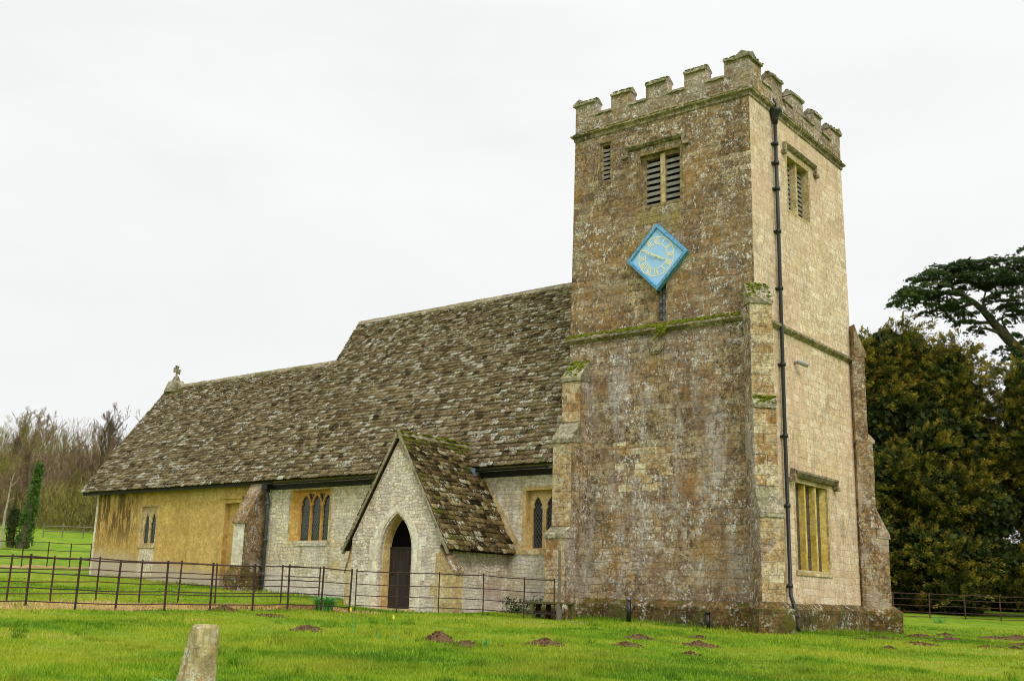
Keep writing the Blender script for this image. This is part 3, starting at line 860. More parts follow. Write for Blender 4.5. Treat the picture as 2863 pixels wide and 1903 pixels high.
# carved roundel under the string course
md = MB()
n = 24
for (r0, y0, y1) in ((.25, -.03, -.09), (.2, -.085, -.11)):
    c = (-3.03, 0, 7.69)
    vs = [(c[0]+r0*math.cos(2*math.pi*k/n), y0, c[2]+r0*math.sin(2*math.pi*k/n)) for k in range(n)] + [(c[0]+r0*math.cos(2*math.pi*k/n), y1, c[2]+r0*math.sin(2*math.pi*k/n)) for k in range(n)]
    md.add(vs, [(k, (k+1) % n, (k+1) % n+n, k+n) for k in range(n)] + [tuple(range(n, 2*n))])
for k in range(14):
    a = rng.uniform(0, 6.28); r_ = rng.uniform(0, .15)
    md.lump((-3.03+r_*math.cos(a), -.11, 7.69+r_*math.sin(a)), (.03, .02, .03), seed=k)
md.build('roundel', M['string'], church)

# ------------------------------------------------------------------ windows
def hood(parent, mp, u0, u1, zt, zd, w=.12, out=.13):
    mb = MB()
    def run(a, b, prof):
        n = len(prof)
        seg = 8
        rows = [[mp(a+(b-a)*i/seg, p[1]+rng.uniform(-.006, .006), -p[0]) for p in prof] for i in range(seg+1)]
        vs = [v for r in rows for v in r]
        mb.add(vs, [(i*n+q, i*n+(q+1) % n, (i+1)*n+(q+1) % n, (i+1)*n+q) for i in range(seg) for q in range(n)] + [tuple(range(n)), tuple(seg*n+q for q in range(n))[::-1]])
    run(u0, u1, [(-.01, zt-w), (out*.5, zt-w), (out, zt-w*.4), (out, zt-w*.15), (-.01, zt+.05)])
    for (a, s) in ((u0, -1), (u1, 1)):
        # drop and outward return
        for (ua, ub, za, zb, oo) in ((a-.055*(1 if s < 0 else 1), a+.055, zd, zt-.03, out*.8), (min(a, a+s*.16), max(a, a+s*.16), zd-.05, zd+.05, out*.95)):
            vs = [mp(ua, za, .01), mp(ub, za, .01), mp(ub, zb, .01), mp(ua, zb, .01), mp(ua, za, -oo), mp(ub, za, -oo), mp(ub, zb, -oo), mp(ua, zb, -oo)]
            mb.add(vs, [(0,3,2,1),(4,5,6,7),(0,1,5,4),(1,2,6,5),(2,3,7,6),(3,0,4,7)])
    return mb.build('hood_mould', M['string'], parent)
def louvres(parent, mp, u0, u1, z0, z1, n, d=.13):
    mb = MB()
    for i in range(n):
        z = z0 + (z1-z0)*(i+.35)/n; h = (z1-z0)/n
        jj = rng.uniform(-.01, .01)
        vs = [mp(u0, z+h*.55, d+.12), mp(u1, z+h*.55, d+.12), mp(u1, z-h*.1+jj, d-.06), mp(u0, z-h*.1-jj, d-.06),
              mp(u0, z+h*.55-.03, d+.12), mp(u1, z+h*.55-.03, d+.12), mp(u1, z-h*.1-.085+jj, d-.05), mp(u0, z-h*.1-.085-jj, d-.05)]
        mb.add(vs, [(0,1,2,3),(7,6,5,4),(3,2,6,7),(0,3,7,4),(1,5,6,2)])
    mb.build('louvre', M['slat'], parent)
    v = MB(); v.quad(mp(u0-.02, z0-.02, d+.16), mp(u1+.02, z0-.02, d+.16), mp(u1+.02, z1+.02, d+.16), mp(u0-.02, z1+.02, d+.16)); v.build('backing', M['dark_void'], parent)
def frame_ring(mb, mp, u0, u1, z0, z1, w, d0, d1, sill=0, inner=0):
    """flat stone band round an opening, standing 4 mm proud"""
    mb.panel(rect(u0-w, u1+w, z0-w*.6-sill, z1+w), [rect(u0+inner, u1-inner, z0+inner, z1-inner)], mp, d0, d1, outer=True)

# belfry window, front
w1 = MB()
w1.panel(rect(-3.62, -2.24, 11.98, 13.62), [rect(-3.46, -2.96, 12.0, 13.5), rect(-2.79, -2.27, 12.0, 13.5)], mpF, .12, .3)
mu = MB(); mu.box((-2.955, .09, 11.99), (-2.795, .28, 13.6))
w1.panel(rect(-3.72, -2.15, 11.9, 13.72), [rect(-3.62, -2.24, 11.98, 13.62)], mpF, -.006, .12, outer=True)
bw_ = w1.build('window', M['belfry'], church); tag(bw_, 'two-light louvred belfry window above the clock')
mu.build('mullion', M['dressed'], bw_)
for (a, b) in ((-3.46, -2.96), (-2.79, -2.27)): louvres(bw_, mpF, a, b, 12.0, 13.5, 8, .2)
hood(bw_, mpF, -4.06, -2.08, 14.0, 13.68)
# narrow louvred slit
w2 = MB()
w2.panel(rect(-5.05, -4.65, 13.1, 14.38), [rect(-4.98, -4.71, 13.13, 14.3)], mpF, .05, .25)
w2.panel(rect(-5.12, -4.58, 12.98, 14.5), [rect(-5.05, -4.65, 13.1, 14.38)], mpF, -.005, .05, outer=True)
sw = w2.build('window', M['belfry'], church); tag(sw, 'narrow louvred slit window near the top left of the tower')
louvres(sw, mpF, -4.98, -4.71, 13.13, 14.3, 8, .14)
# stair slit below the clock
w3 = MB()
w3.panel(rect(-3.3, -2.66, 8.34, 9.7), [rect(-3.02, -2.71, 8.38, 9.55)], mpF, -.006, .2, outer=True)
ss = w3.build('window', M['belfry'], church); tag(ss, 'small leaded slit window just below the clock')
gl = MB(); gl.quad(mpF(-3.02, 8.38, .16), mpF(-2.71, 8.38, .16), mpF(-2.71, 9.55, .16), mpF(-3.02, 9.55, .16)); gl.build('glass', M['glass_grey'], ss)
lb = MB()
lb.box((-2.885, .04, 8.38), (-2.865, .055, 9.55))
for z in (8.65, 8.92, 9.2, 9.45): lb.box((-3.0, .04, z), (-2.72, .055, z+.02))
lb.build('glazing_bar', M['iron_dark'], ss)
# pale stained patch of newer stone below the belfry window
pp = MB()
z = 11.0
while z < 11.82:
    x = -3.75
    while x < -2.25:
        w_ = rng.uniform(.3, .5)
        if rng.random() < .8: pp.panel(rect(x+.005, min(x+w_, -2.2)-.005, z+.005, z+.2), [], mpF, -.007, 0, outer=True)
        x += w_
    z += .205
pp.build('patch_stones', stone('mossy_patch_stone', [(136,116,76),(152,134,92),(146,132,104)], lichen=.7, dark=.5, green=.4, gcol=(140,124,46), warp=.02), church)
pp = MB()
z = 3.35
while z < 5.1:
    h = .205
    for (xa, xb, pr_) in ((-4.55, -2.6, .42),):
        x = xa + rng.uniform(0, .3)
        while x < xb:
            w_ = rng.uniform(.22, .5)
            if rng.random() < pr_*(1.3 if 4.0 < z < 4.9 else .7): pp.panel(rect(x+.005, x+w_-.005, z+.005, z+h-.01), [], mpF, -.006, .002, outer=True)
            x += w_
    z += h
pp.build('patch_stones', M['buttress'], church)
# belfry window, side
def mps_(u, d, z): return (e_(z)-d, u, z)
w4 = MB()
w4.panel(rect(2.34, 4.1, 11.86, 13.76), [rect(2.44, 4.0, 11.95, 13.66)], mpR, -.006, .25, outer=True)
sb = w4.build('window', M['dressed'], church); tag(sb, 'two-light louvred belfry window on the side of the tower')
mu = MB(); mu.prism([(3.14, .25), (3.30, .25), (3.28, .06), (3.16, .06)], mps_, 11.96, 13.65); mu.build('mullion', M['dressed'], sb)
for (a, b) in ((2.44, 3.15), (3.29, 4.0)): louvres(sb, mpR, a, b, 11.96, 13.64, 11, .27)
hood(sb, mpR, 2.22, 4.46, 14.0, 13.66)
# big lower window, side
w5 = MB()
w5.panel(rect(2.02, 4.5, 1.4, 3.98), [rect(2.14, 4.38, 1.5, 3.88)], mpR, -.006, .22, outer=True)
lw = w5.build('window', M['dressed'], church); tag(lw, 'tall three-light mullioned window low on the side of the tower')
for c_ in (2.89, 3.63):
    mu = MB(); mu.prism([(c_-.08, .215), (c_+.08, .215), (c_+.055, .05), (c_-.055, .05)], mps_, 1.5, 3.87); mu.build('mullion', M['yellowstone'], lw)
mu = MB(); mu.prism([(4.27, .215), (4.378, .215), (4.378, .06)], mps_, 1.5, 3.87); mu.build('jamb', M['yellowstone'], lw)
gl = MB(); gl.quad(mpR(2.14, 1.5, .21), mpR(4.38, 1.5, .21), mpR(4.38, 3.88, .21), mpR(2.14, 3.88, .21)); gl.build('glass', M['glass_color'], lw)
sl = MB(); sl.prism([(2.0, 1.36), (4.5, 1.36), (4.5, 1.5), (2.0, 1.5)], mpR, -.04, .05); sl.build('sill', M['dressed'], lw)
hood(lw, mpR, 1.88, 4.86, 4.2, 3.92, w=.2, out=.2)

# ------------------------------------------------------------------ nave and chancel
NY = -.44; EY = -.736; EZ = 4.44; RY = 3.41; NZ = 11.12; NX0 = -18.85; NXW = -19.05
CY = -.11; CEY = -.46; CEZ = 4.47; CZ = 9.66; CX0 = -31.44; CXW = -30.78
BYN = 2*RY-NY; BYC = 2*RY-CY
def mpN(u, z, d=0): return (u, NY+d, z)
def mpC(u, z, d=0): return (u, CY+d, z)
zt_n = EZ + (NY-EY)*1.61 - .08
nv = MB()
nv.panel([(NXW, -.3), (-W-.09, -.3), (-W-.0, zt_n), (NXW, zt_n)], [rect(-17.79, -15.81, 2.29, 4.07), rect(-7.31, -6.21, 1.97, 3.69)], mpN, 0, .35)
nv.quad((NXW, BYN, -.3), (-W, BYN, -.3), (-W, BYN, zt_n), (NXW, BYN, zt_n))
nv.add([(NXW, NY, -.3), (NXW, BYN, -.3), (NXW, BYN, zt_n), (NXW, RY, NZ-.15), (NXW, NY, zt_n)], [(0,1,2,3,4)])
nv.add([(-W-.02, NY, -.3), (-W-.02, BYN, -.3), (-W-.02, BYN, zt_n), (-W-.02, RY, NZ-.15), (-W-.02, NY, zt_n)], [(0,1,2,3,4)])
o = nv.build('nave_wall', M['nave'], church)
cw = MB()
zt_c = CEZ + (CY-CEY)*1.34 - .08
cw.panel([(CXW, .3), (NXW-.01, .3), (NXW-.01, zt_c), (CXW, zt_c)], [rect(-27.37, -26.33, 2.29, 3.79), rect(-21.96, -21.09, .19, 3.77)], mpC, 0, .3)
cw.quad((CXW, BYC, .3), (NXW, BYC, .3), (NXW, BYC, zt_c), (CXW, BYC, zt_c))
cw.add([(CXW, CY, .3), (CXW, BYC, .3), (CXW, BYC, zt_c), (CXW, RY, CZ-.15), (CXW, CY, zt_c)], [(0,1,2,3,4)])
o = cw.build('chancel_wall', M['yellow_wall'], church)
tag(o, 'ochre-yellow limewashed wall of the chancel, stained dark below the eaves')

def tiles(name, mat, P0, along, up, length, rows_h, nrows, mask, parent, expo0=.17, expo1=.11, w0=.30, w1=.2, lich=.5, mossf=None, sag=.03, seed=3):
    """real overlapping stone slates. P0 eave start, unit vectors along/up"""
    rr = random.Random(seed)
    P0 = Vector(P0); al = Vector(along).normalized(); u = Vector(up).normalized(); nrm = al.cross(u).normalized()
    if nrm.z < 0: nrm = -nrm
    V = []; F = []; T = []
    s = 0.0; Lup = rows_h; r = 0
    while s < Lup:
        f = s/Lup
        ex = expo0 + (expo1-expo0)*f
        wbase = w0 + (w1-w0)*f
        a = -rr.random()*wbase*.5
        while a < length:
            w_ = wbase*rr.uniform(.6, 1.45)
            a0 = max(a, 0); a1 = min(a+w_, length)
            mid = (a0+a1)/2
            if a1-a0 > .03 and mask(mid, s):
                tl = ex*2.0
                dz = .0 + rr.uniform(-.006, .012)
                thk = rr.uniform(.024, .056)
                lo = s - rr.uniform(.0, .03)
                hi = min(s+tl, Lup+.02)
                tone = min(1, max(0, rr.gauss(.5, .24)))
                li = min(1, max(0, rr.gauss(lich, .26)))
                mo = mossf(mid, f, rr) if mossf else .1
                sg = sag*(math.sin(mid*.55+1)*.6+math.sin(mid*1.3+f*3)*.4)*math.sin(math.pi*min(1, f*1.02))
                ns = 3
                base = len(V)
                lows = [rr.uniform(-.014, .014) for _ in range(ns+1)]
                lows[0] += .018; lows[-1] += .018
                for k in range(ns+1):
                    x = a0+.003 + (a1-a0-.006)*k/ns
                    q0 = P0 + al*x + u*(lo+lows[k]) + nrm*(.074+thk+dz+sg)
                    q1 = P0 + al*x + u*hi + nrm*(.008+thk+dz*.3+sg)
                    q2 = P0 + al*x + u*(lo+lows[k]+.004) + nrm*(.074+thk+dz+sg-.03)
                    V.extend([q0[:], q1[:], q2[:]])
                for k in range(ns):
                    b_ = base+3*k
                    F.append((b_, b_+3, b_+4, b_+1)); T.append((tone, li, mo))
                    F.append((b_+2, b_+5, b_+3, b_)); T.append((tone, li, mo))
                # sides
                F.append((base+2, base, base+1, base+1)); T.append((tone, li, mo))
                e = base+3*ns
                F.append((e, e+2, e+1, e+1)); T.append((tone, li, mo))
            a += w_
        s += ex
    V = np.array(V); F = np.array(F); T = np.array(T)
    # side triangles use a repeated index; turn them into tiny quads
    bad = F[:, 2] == F[:, 3]
    tri = F[bad]
    k0 = len(V); extra = (V[tri[:, 1]] + V[tri[:, 2]])/2
    V = np.vstack([V, extra])
    F2 = F.copy(); idx = np.where(bad)[0]
    F2[idx, 3] = F[idx, 2]; F2[idx, 2] = F[idx, 1]*0 + np.arange(k0, k0+len(idx))
    F2[idx, 1] = F[idx, 1]
    return bulk(name, V, F2, mat, parent, tint=T)

def slab(mb, A, Bv, C_, D_, t):
    """roof slab under the slates"""
    A, Bv, C_, D_ = [Vector(p) for p in (A, Bv, C_, D_)]
    n = (Bv-A).cross(D_-A).normalized()
    if n.z > 0: n = -n
    vs = [A, Bv, C_, D_, A+n*t, Bv+n*t, C_+n*t, D_+n*t]
    mb.add(vs, [(0,1,2,3),(7,6,5,4),(0,4,5,1),(1,5,6,2),(2,6,7,3),(3,7,4,0)])
sn = math.hypot(RY-EY, NZ-EZ); sc_ = math.hypot(RY-CEY, CZ-CEZ)
# porch constants
PX = -9.7; PZ = 5.15; PE = 1.84; PH = 2.0; PY0 = -3.53
def nave_roof_y(z): return EY + (z-EZ)/1.61
def mossn(a, f, rr): return (.35 if f > .93 else 0) + (.38 if (a > 11.0 and rr.random() < .7) else 0) + rr.gauss(.12, .12)
rs = MB()
slab(rs, (NX0, EY, EZ-.0), (-W-.01, EY, EZ), (-W-.01, RY, NZ-.02), (NX0, RY, NZ-.02), .07)
slab(rs, (NX0, 2*RY-EY, EZ), (-W-.01, 2*RY-EY, EZ), (-W-.01, RY, NZ-.02), (NX0, RY, NZ-.02), .071)
nroof = rs.build('nave_roof', M['tile'], church)
tiles('slates', M['tile'], (NX0-.03, EY-.05, EZ-.05), (1, 0, 0), (0, RY-EY, NZ-EZ), -W-NX0+.02, sn+.02, 0, lambda a, s: True, nroof, .17, .12, .28, .19, .5, mossn, seed=5)
rs = MB()
slab(rs, (CX0, CEY, CEZ), (NX0+.05, CEY, CEZ), (NX0+.05, RY, CZ-.02), (CX0, RY, CZ-.02), .07)
slab(rs, (CX0, 2*RY-CEY, CEZ), (NX0+.05, 2*RY-CEY, CEZ), (NX0+.05, RY, CZ-.02), (CX0, RY, CZ-.02), .071)
croof = rs.build('chancel_roof', M['tile'], church)
def mossc(a, f, rr): return (.4 if f > .92 else 0) + (.3 if a < 1.5 else 0)*f + rr.gauss(.1, .1)
tiles('slates', M['tile'], (CX0-.03, CEY-.05, CEZ-.05), (1, 0, 0), (0, RY-CEY, CZ-CEZ), NX0-CX0+.1, sc_+.02, 0, lambda a, s: True, croof, .155, .115, .28, .2, .48, mossc, seed=8)
def ridge(x0, x1, y, z, parent):
    mb = MB(); x = x0
    while x < x1-.05:
        L = min(rng.uniform(.38, .5), x1-x); dz = rng.uniform(-.012, .012)
        prof = [(-.17, -.17), (-.15, -.09), (-.05, .05), (.05, .05), (.15, -.09), (.17, -.17)]
        vs = [(xx, y+p[0], z+p[1]+dz) for xx in (x+.006, x+L-.006) for p in prof]; n = 6
        mb.add(vs, [(q, q+1, q+1+n, q+n) for q in range(n-1)] + [tuple(range(n)), tuple(range(n, 2*n))[::-1]])
        x += L
    return mb.build('ridge_stones', M['pale'], parent)
ridge(NX0-.03, -W-.02, RY, NZ+.09, nroof)
ridge(CX0+.55, NX0, RY, CZ+.09, croof)
# gutters
gt = MB()
def gutter(mb, x0, x1, y, z, dz=0):
    prof = [(math.cos(a)*.065, -math.sin(a)*.065) for a in [math.pi*k/6 for k in range(7)]]
    n = 7
    vs = [(x, y+p[0], zz+p[1]) for x, zz in ((x0, z), (x1, z+dz)) for p in prof] + [(x, y+p[0]*.85, zz+p[1]*.85) for x, zz in ((x0, z), (x1, z+dz)) for p in prof]
    mb.add(vs, [(q, q+1, q+1+n, q+n) for q in range(n-1)] + [(2*n+q, 2*n+q+n, 2*n+q+n+1, 2*n+q+1) for q in range(n-1)] + [(0, n, 3*n, 2*n), (n-1, 2*n+n-1, 4*n-1, 2*n-1)])
gutter(gt, NX0+.02, -W-.25, EY-.07, EZ-.10)
gt.box((NX0, NY-.04, EZ-.32), (-W-.1, NY+.0, EZ-.14))
gt.build('gutter', M['gutter'], church)
fa = MB(); fa.box((CX0+.02, CEY+.02, CEZ-.13), (NX0-.02, CEY+.07, CEZ-.03)); fa.box((CX0+.03, CEY+.08, CEZ-.06), (CXW, CY+3, CEZ-.0)) if False else None
fa.build('fascia', M['gutter'], church)
# rainwater pipe in the corner of nave and chancel
pi = MB()
pi.tube([(-18.98, -.62, 4.28), (-18.97, -.58, 3.95), (-18.97, -.52, 3.7), (-18.97, -.52, .6)], .055, 10)
for z in (3.6, 2.3, 1.1): pi.tube([(-18.97, -.52, z), (-18.97, -.52, z+.09)], .075, 10)
hp = pi.build('drainpipe', M['pipe_grey'], church, smooth=True); tag(hp, 'grey drainpipe between nave and chancel')
hh = MB(); hh.box((-19.12, -.76, 4.14), (-18.82, -.5, 4.33)); hh.box((-19.05, -.72, 4.05), (-18.9, -.54, 4.14)); hh.build('hopper', M['gutter'], hp)
# tower downpipe
pi = MB()
def px_(z): return e_(z)+.11
pts = [(px_(14.5), 1.46, 14.5), (px_(11), 1.42, 11), (px_(6), 1.36, 6), (px_(.85)+.02, 1.3, .8), (.32, 1.22, .64), (.41, 1.1, .5), (.43, 1.09, .38), (.44, 1.12, .02), (.49, 1.2, -.1)]
pi.tube(pts, .054, 12)
for z in (13.6, 13.0, 12.2, 10.9, 9.2, 7.0, 5.0, 3.1, 1.0):
    y = 1.32+(z-.8)*.0102
    pi.tube([(px_(z), y, z), (px_(z), y, z+.1)], .082, 12)
    pi.box((e_(z)-.01, y-.11, z+.02), (e_(z)+.06, y+.11, z+.07))
pi.tube([(.43, 1.1, .24), (.43, 1.1, .34)], .078, 12)
tp = pi.build('drainpipe', M['pipe'], church, smooth=True); tag(tp, 'long dark downpipe running the full height of the tower side')
hh = MB()
hh.tube([(px_(14.5), 1.46, 14.28), (px_(14.5), 1.46, 14.42), (px_(14.5), 1.46, 14.58), (px_(14.5)+.02, 1.46, 14.66), (px_(14.5)+.02, 1.46, 14.72)], [.075, .1, .14, .2, .2], 14)
hh.tube([(.1, 1.4, 15.05), (.17, 1.42, 14.9), (.15, 1.45, 14.7)], .03, 8)
hh.build('hopper', M['pipe'], tp, smooth=True)

# nave three-light window
def light_window(mp, u0, u1, z0, z1, lights, zs, za, mat, glass, label, border=.14, bmat=None, d=.16, spand=True, cap=True, sillmat=None):
    mb = MB()
    holes = [arch(a, b, z0+.01, zs, za, 7) for a, b in lights]
    if spand:
        bounds = [u0] + [(lights[i][1]+lights[i+1][0])/2 for i in range(len(lights)-1)] + [u1]
        for i in range(1, len(bounds)-1):
            c = bounds[i]; ww = (lights[0][1]-lights[0][0])*.34
            holes.append([(c-ww, z1-.06), (c, z1-.06-(z1-zs)*.62), (c+ww, z1-.06)])
    mb.panel(rect(u0+.001, u1-.001, z0+.001, z1-.001), holes, mp, d, d+min(.07, d))
    if border > 0: mb.panel(rect(u0-border, u1+border, z0-.02, z1+border), [rect(u0, u1, z0, z1)], mp, -.006, d, outer=True)
    # cusps on each light
    for a, b in lights:
        w_ = b-a
        for s in (-1, 1):
            cx = a if s < 0 else b
            zc = zs+(za-zs)*.22
            mb.prism([(cx, zc-.07), (cx-s*w_*.17, zc), (cx-s*w_*.02, zc+.1), (cx, zc+.1)], mp, d+.01, d+.05)
    o = mb.build('window', mat, church); tag(o, label)
    gl = MB(); gl.quad(mp(u0, z0, d+min(.06, d)), mp(u1, z0, d+min(.06, d)), mp(u1, z1, d+min(.06, d)), mp(u0, z1, d+min(.06, d))); gl.build('glass', glass, o)
    sl = MB(); sl.prism([(u0-border, z0-.18), (u1+border, z0-.18), (u1+border, z0-.02), (u0-border, z0-.02)], mp, -.035, .01); sl.build('sill', sillmat or mat, o)
    return o
light_window(mpN, -17.5, -15.82, 2.3, 4.0, [(-17.42, -17.0), (-16.8, -16.4), (-16.2, -15.88)] if False else [(-17.45, -16.99), (-16.88, -16.43), (-16.32, -15.87)], 3.48, 3.88, M['ochre'], M['glass'],
             'three-light window with arched tops and orange stone frame in the nave', .0, sillmat=M['nave'])
ob_ = MB(); ob_.panel(rect(-17.9, -15.72, 2.16, 4.16), [rect(-17.78, -15.82, 2.3, 4.06)], mpN, -.006, .0, outer=True); ob_.build('window_surround', M['dressed'], church)
ob_ = MB()
ob_.quad(mpN(-17.78, 2.3, -.006), mpN(-17.5, 2.3, .17), mpN(-17.5, 4.06, .17), mpN(-17.78, 4.06, -.006))
ob_.quad(mpN(-17.78, 4.06, -.004), mpN(-15.8, 4.06, -.004), mpN(-15.8, 4.0, .17), mpN(-17.5, 4.0, .17))
ob_.build('window_surround', M['ochre'], church)
light_window(mpN, -7.3, -6.22, 1.98, 3.68, [(-7.18, -6.82), (-6.68, -6.32)], 3.1, 3.5, M['ochre_pale'], M['glass'],
             'two-light arched window between porch and tower', .12, d=.2, sillmat=M['dressed'], spand=False)
light_window(mpC, -27.36, -26.34, 2.3, 3.78, [(-27.24, -26.9), (-26.8, -26.44)], 3.02, 3.5, M['dressed'], M['glass'],
             'small two-light window in the ochre chancel wall', .06, d=.07, sillmat=M['dressed'], spand=False)
# pale bare patch below that window
pb = MB(); pb.prism([(-27.42, 1.02), (-26.3, 1.0), (-26.3, 2.1), (-27.3, 2.1)], mpC, -.004, .0)
pb.build('bare_patch', stone('bare_plaster', [(204,192,164),(214,204,182),(218,208,190)], bw=3, bh=3, mortar=.001, mortar_amt=0, lichen=.3, dark=.2, dcol=(170,140,84), streak=.2, warp=.02, bumpk=.3), church)
# chancel doorway
dw = MB()
dw.panel([(-22.25, .3), (-22.25, 3.93), (-20.95, 3.93), (-20.95, .3), (-21.1, .3), (-21.1, 3.76), (-21.95, 3.76), (-21.95, .3)], [], mpC, -.02, .02, outer=True)
dw.panel([(-22.33, 3.92), (-20.9, 3.92), (-20.9, 4.0), (-22.33, 4.0)], [], mpC, -.07, .02, outer=True)
dw.build('doorway', M['yellow_wall'], church)
dd = MB(); dd.quad(mpC(-21.95, .3, .2), mpC(-21.1, .3, .2), mpC(-21.1, 3.76, .2), mpC(-21.95, 3.76, .2)); o = dd.build('door', M['yellow_wall'], church); tag(o, 'blocked ochre doorway beside the chancel buttress')
# chancel buttress with a long slope
cb = MB()
x0, x1 = -20.06, -19.46
cb.prism([(-.05, .2), (1.0, .2), (1.0, 2.98), (.34, 4.3), (-.05, 4.3)], lambda o_, z, s_: (s_, CY-o_, z), x0, x1)
cbo = cb.build('buttress', M['buttress_grey'], church)
cf = MB(); z = 1.42
while z < 2.85:
    h = min(rng.uniform(.2, .34), 2.9-z); cf.box((x0+.004, CY-1.012, z+.001), (x1-.004, CY-.98, z+h-.001)); z += h
cf.build('facing', M['arch'], cbo)
cs_ = MB(); cs_.box((CXW-.004, CY-.012, .6), (CXW+.13, CY+.1, zt_c-.05)); cs_.build('corner_stones', M['arch'], church); tag(cbo, 'weathered grey buttress with a long sloping top between nave and chancel')
cc = MB(); cc.prism([(1.07, 2.9), (1.07, 2.98), (.34, 4.38), (.28, 4.3), (.98, 2.9)], lambda o_, z, s_: (s_, CY-o_, z), x0-.04, x1+.04); cc.build('weathering', M['buttress_grey'], cbo)
fl = MB(); flare(fl, x0, x1, CY-1.0, CY, .1, 1.08, 1.4, .16)
fl.build('plinth', M['plinth'], cbo)
bl = MB(); bl.panel([(x1+.0, .2), (NXW, .2), (NXW, 4.3), (x1, 4.3)], [], mpC, -.01, 0, outer=True); bl.build('bare_patch', M['buttress_grey'], church)

# ------------------------------------------------------------------ porch
PF = -3.45
def mpP(u, z, d=0): return (u, PF+d, z)
pxl, pxr = -11.46, -7.94
slope = (PZ-PE)/PH
def pz_at(x): return PZ - .1 - abs(x-PX)*slope
po = MB()
zl = pz_at(pxl); zr = pz_at(pxr)
door_arch = arch(-10.28, -9.04, -.2, 1.75, 2.84, 10)
po.panel([(pxl, -.2), (pxr, -.2), (pxr, zr), (PX, PZ-.1), (pxl, zl)], [door_arch], mpP, 0, .42)
for x in (pxl, pxr):
    po.quad((x, PF, -.2), (x, NY+.05, -.2), (x, NY+.05, zl), (x, PF, zl))
o = po.build('porch_wall', M['porch'], church); tag(o, 'pale rubble gable wall and sides of the porch')
# moulded arch surround
sr = MB()
outer = arch(-10.62, -8.76, -.15, 1.75, 3.06, 10); inner_ = arch(-10.36, -8.98, -.15, 1.75, 2.9, 10)
n = len(outer)
def band(mb, A, Bp, d0, dback, mp):
    vs = [mp(u, z, d0) for u, z in A] + [mp(u, z, d0) for u, z in Bp] + [mp(u, z, dback) for u, z in A]
    m_ = len(A)
    mb.add(vs, [(i, i+1, m_+i+1, m_+i) for i in range(m_-1)] + [(i, 2*m_+i, 2*m_+i+1, i+1) for i in range(m_-1)])
band(sr, outer, inner_, -.012, .02, mpP)
ao = sr.build('door_arch', M['arch'], church); tag(ao, 'pale moulded pointed arch round the porch door'); sr = MB()
# chamfer going into the reveal
vs = [mpP(u, z, -.012) for u, z in inner_] + [mpP(u, z, .12) for u, z in arch(-10.27, -9.05, -.15, 1.75, 2.83, 10)]
sr.add(vs, [(i, i+1, n+i+1, n+i) for i in range(n-1)])
vs = [mpP(u, z, .12) for u, z in arch(-10.27, -9.05, -.15, 1.75, 2.83, 10)] + [mpP(u, z, .44) for u, z in arch(-10.27, -9.05, -.15, 1.75, 2.83, 10)]
sr.add(vs, [(i, i+1, n+i+1, n+i) for i in range(n-1)])
o = sr.build('reveal', M['ochre_pale'], ao)
# door planks
dr = MB()
x = -10.26; k = 0
dtop = lambda xx: 1.75 + (1.06)*math.sqrt(max(0, 1-((xx+9.66)/.62)**2))
while x < -9.08:
    w_ = .125
    dr.box((x, PF+.40, .15), (min(x+w_-.006, -9.05), PF+.44+.004*(k % 2), 1.86)); x += w_; k += 1
dr.box((-10.28, PF+.385, 1.84), (-9.04, PF+.45, 1.9))
door = dr.build('door', M['door'], church); tag(door, 'dark plank door of the porch')
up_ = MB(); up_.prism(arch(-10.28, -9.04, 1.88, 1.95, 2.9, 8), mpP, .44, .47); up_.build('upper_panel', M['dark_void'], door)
for z in (.55, 1.25): 
    pass
hd = MB()
pts = [(-10.13+.05*math.cos(a), PF+.37, 1.18+.06*math.sin(a)) for a in [2*math.pi*k/12 for k in range(13)]]
hd.tube(pts, .011, 6); hd.tube([(-10.13, PF+.40, 1.24), (-10.13, PF+.36, 1.24)], .02, 6)
hd.build('handle', M['black'], door)
st = MB(); st.box((-10.5, PF-.35, -.1), (-8.8, PF+.4, .16)); st.build('doorstep', M['dressed'], church)
# quoins at the porch door jambs and corner, little corner buttresses
for s, xx in ((-1, -10.62), (1, -8.76)):
    z = .16; qn = MB()
    while z < 1.9:
        h = rng.uniform(.22, .34); ww = rng.choice((.1, .26))
        a, b = (xx-ww, xx) if s < 0 else (xx, xx+ww)
        qn.box((a, PF-.008, z+.001), (b, PF+.02, z+h-.001)); z += h
    qn.build('quoin', M['arch'], church)
z = .0; qn = MB()
while z < 1.7:
    h = rng.uniform(.2, .32); ww = rng.choice((.16, .34)); qn.box((pxr-ww, PF-.007, z+.001), (pxr+.006, PF+.02, z+h-.001)); z += h
qn.build('quoin', M['dressed'], church)
for s, xx in ((1, pxr), (-1, pxl)):
    mb = MB()
    L = .56 if s > 0 else .22
    mb.prism([(0, -.2), (L, -.2), (L, 1.16), (.0, 1.86)], lambda u, z, d: (xx+s*u, PF+.004+d, z), 0, .34)
    o = mb.build('buttress', M['dressed'], church); tag(o, 'small sloping buttress at the %s corner of the porch' % ('right' if s > 0 else 'left'))
    mb = MB(); mb.prism([(L+.03, 1.12), (L+.03, 1.19), (.0, 1.93), (0, 1.84)], lambda u, z, d: (xx+s*u, PF+d, z), -.03, .37); mb.build('weathering', M['buttress_grey'], o)
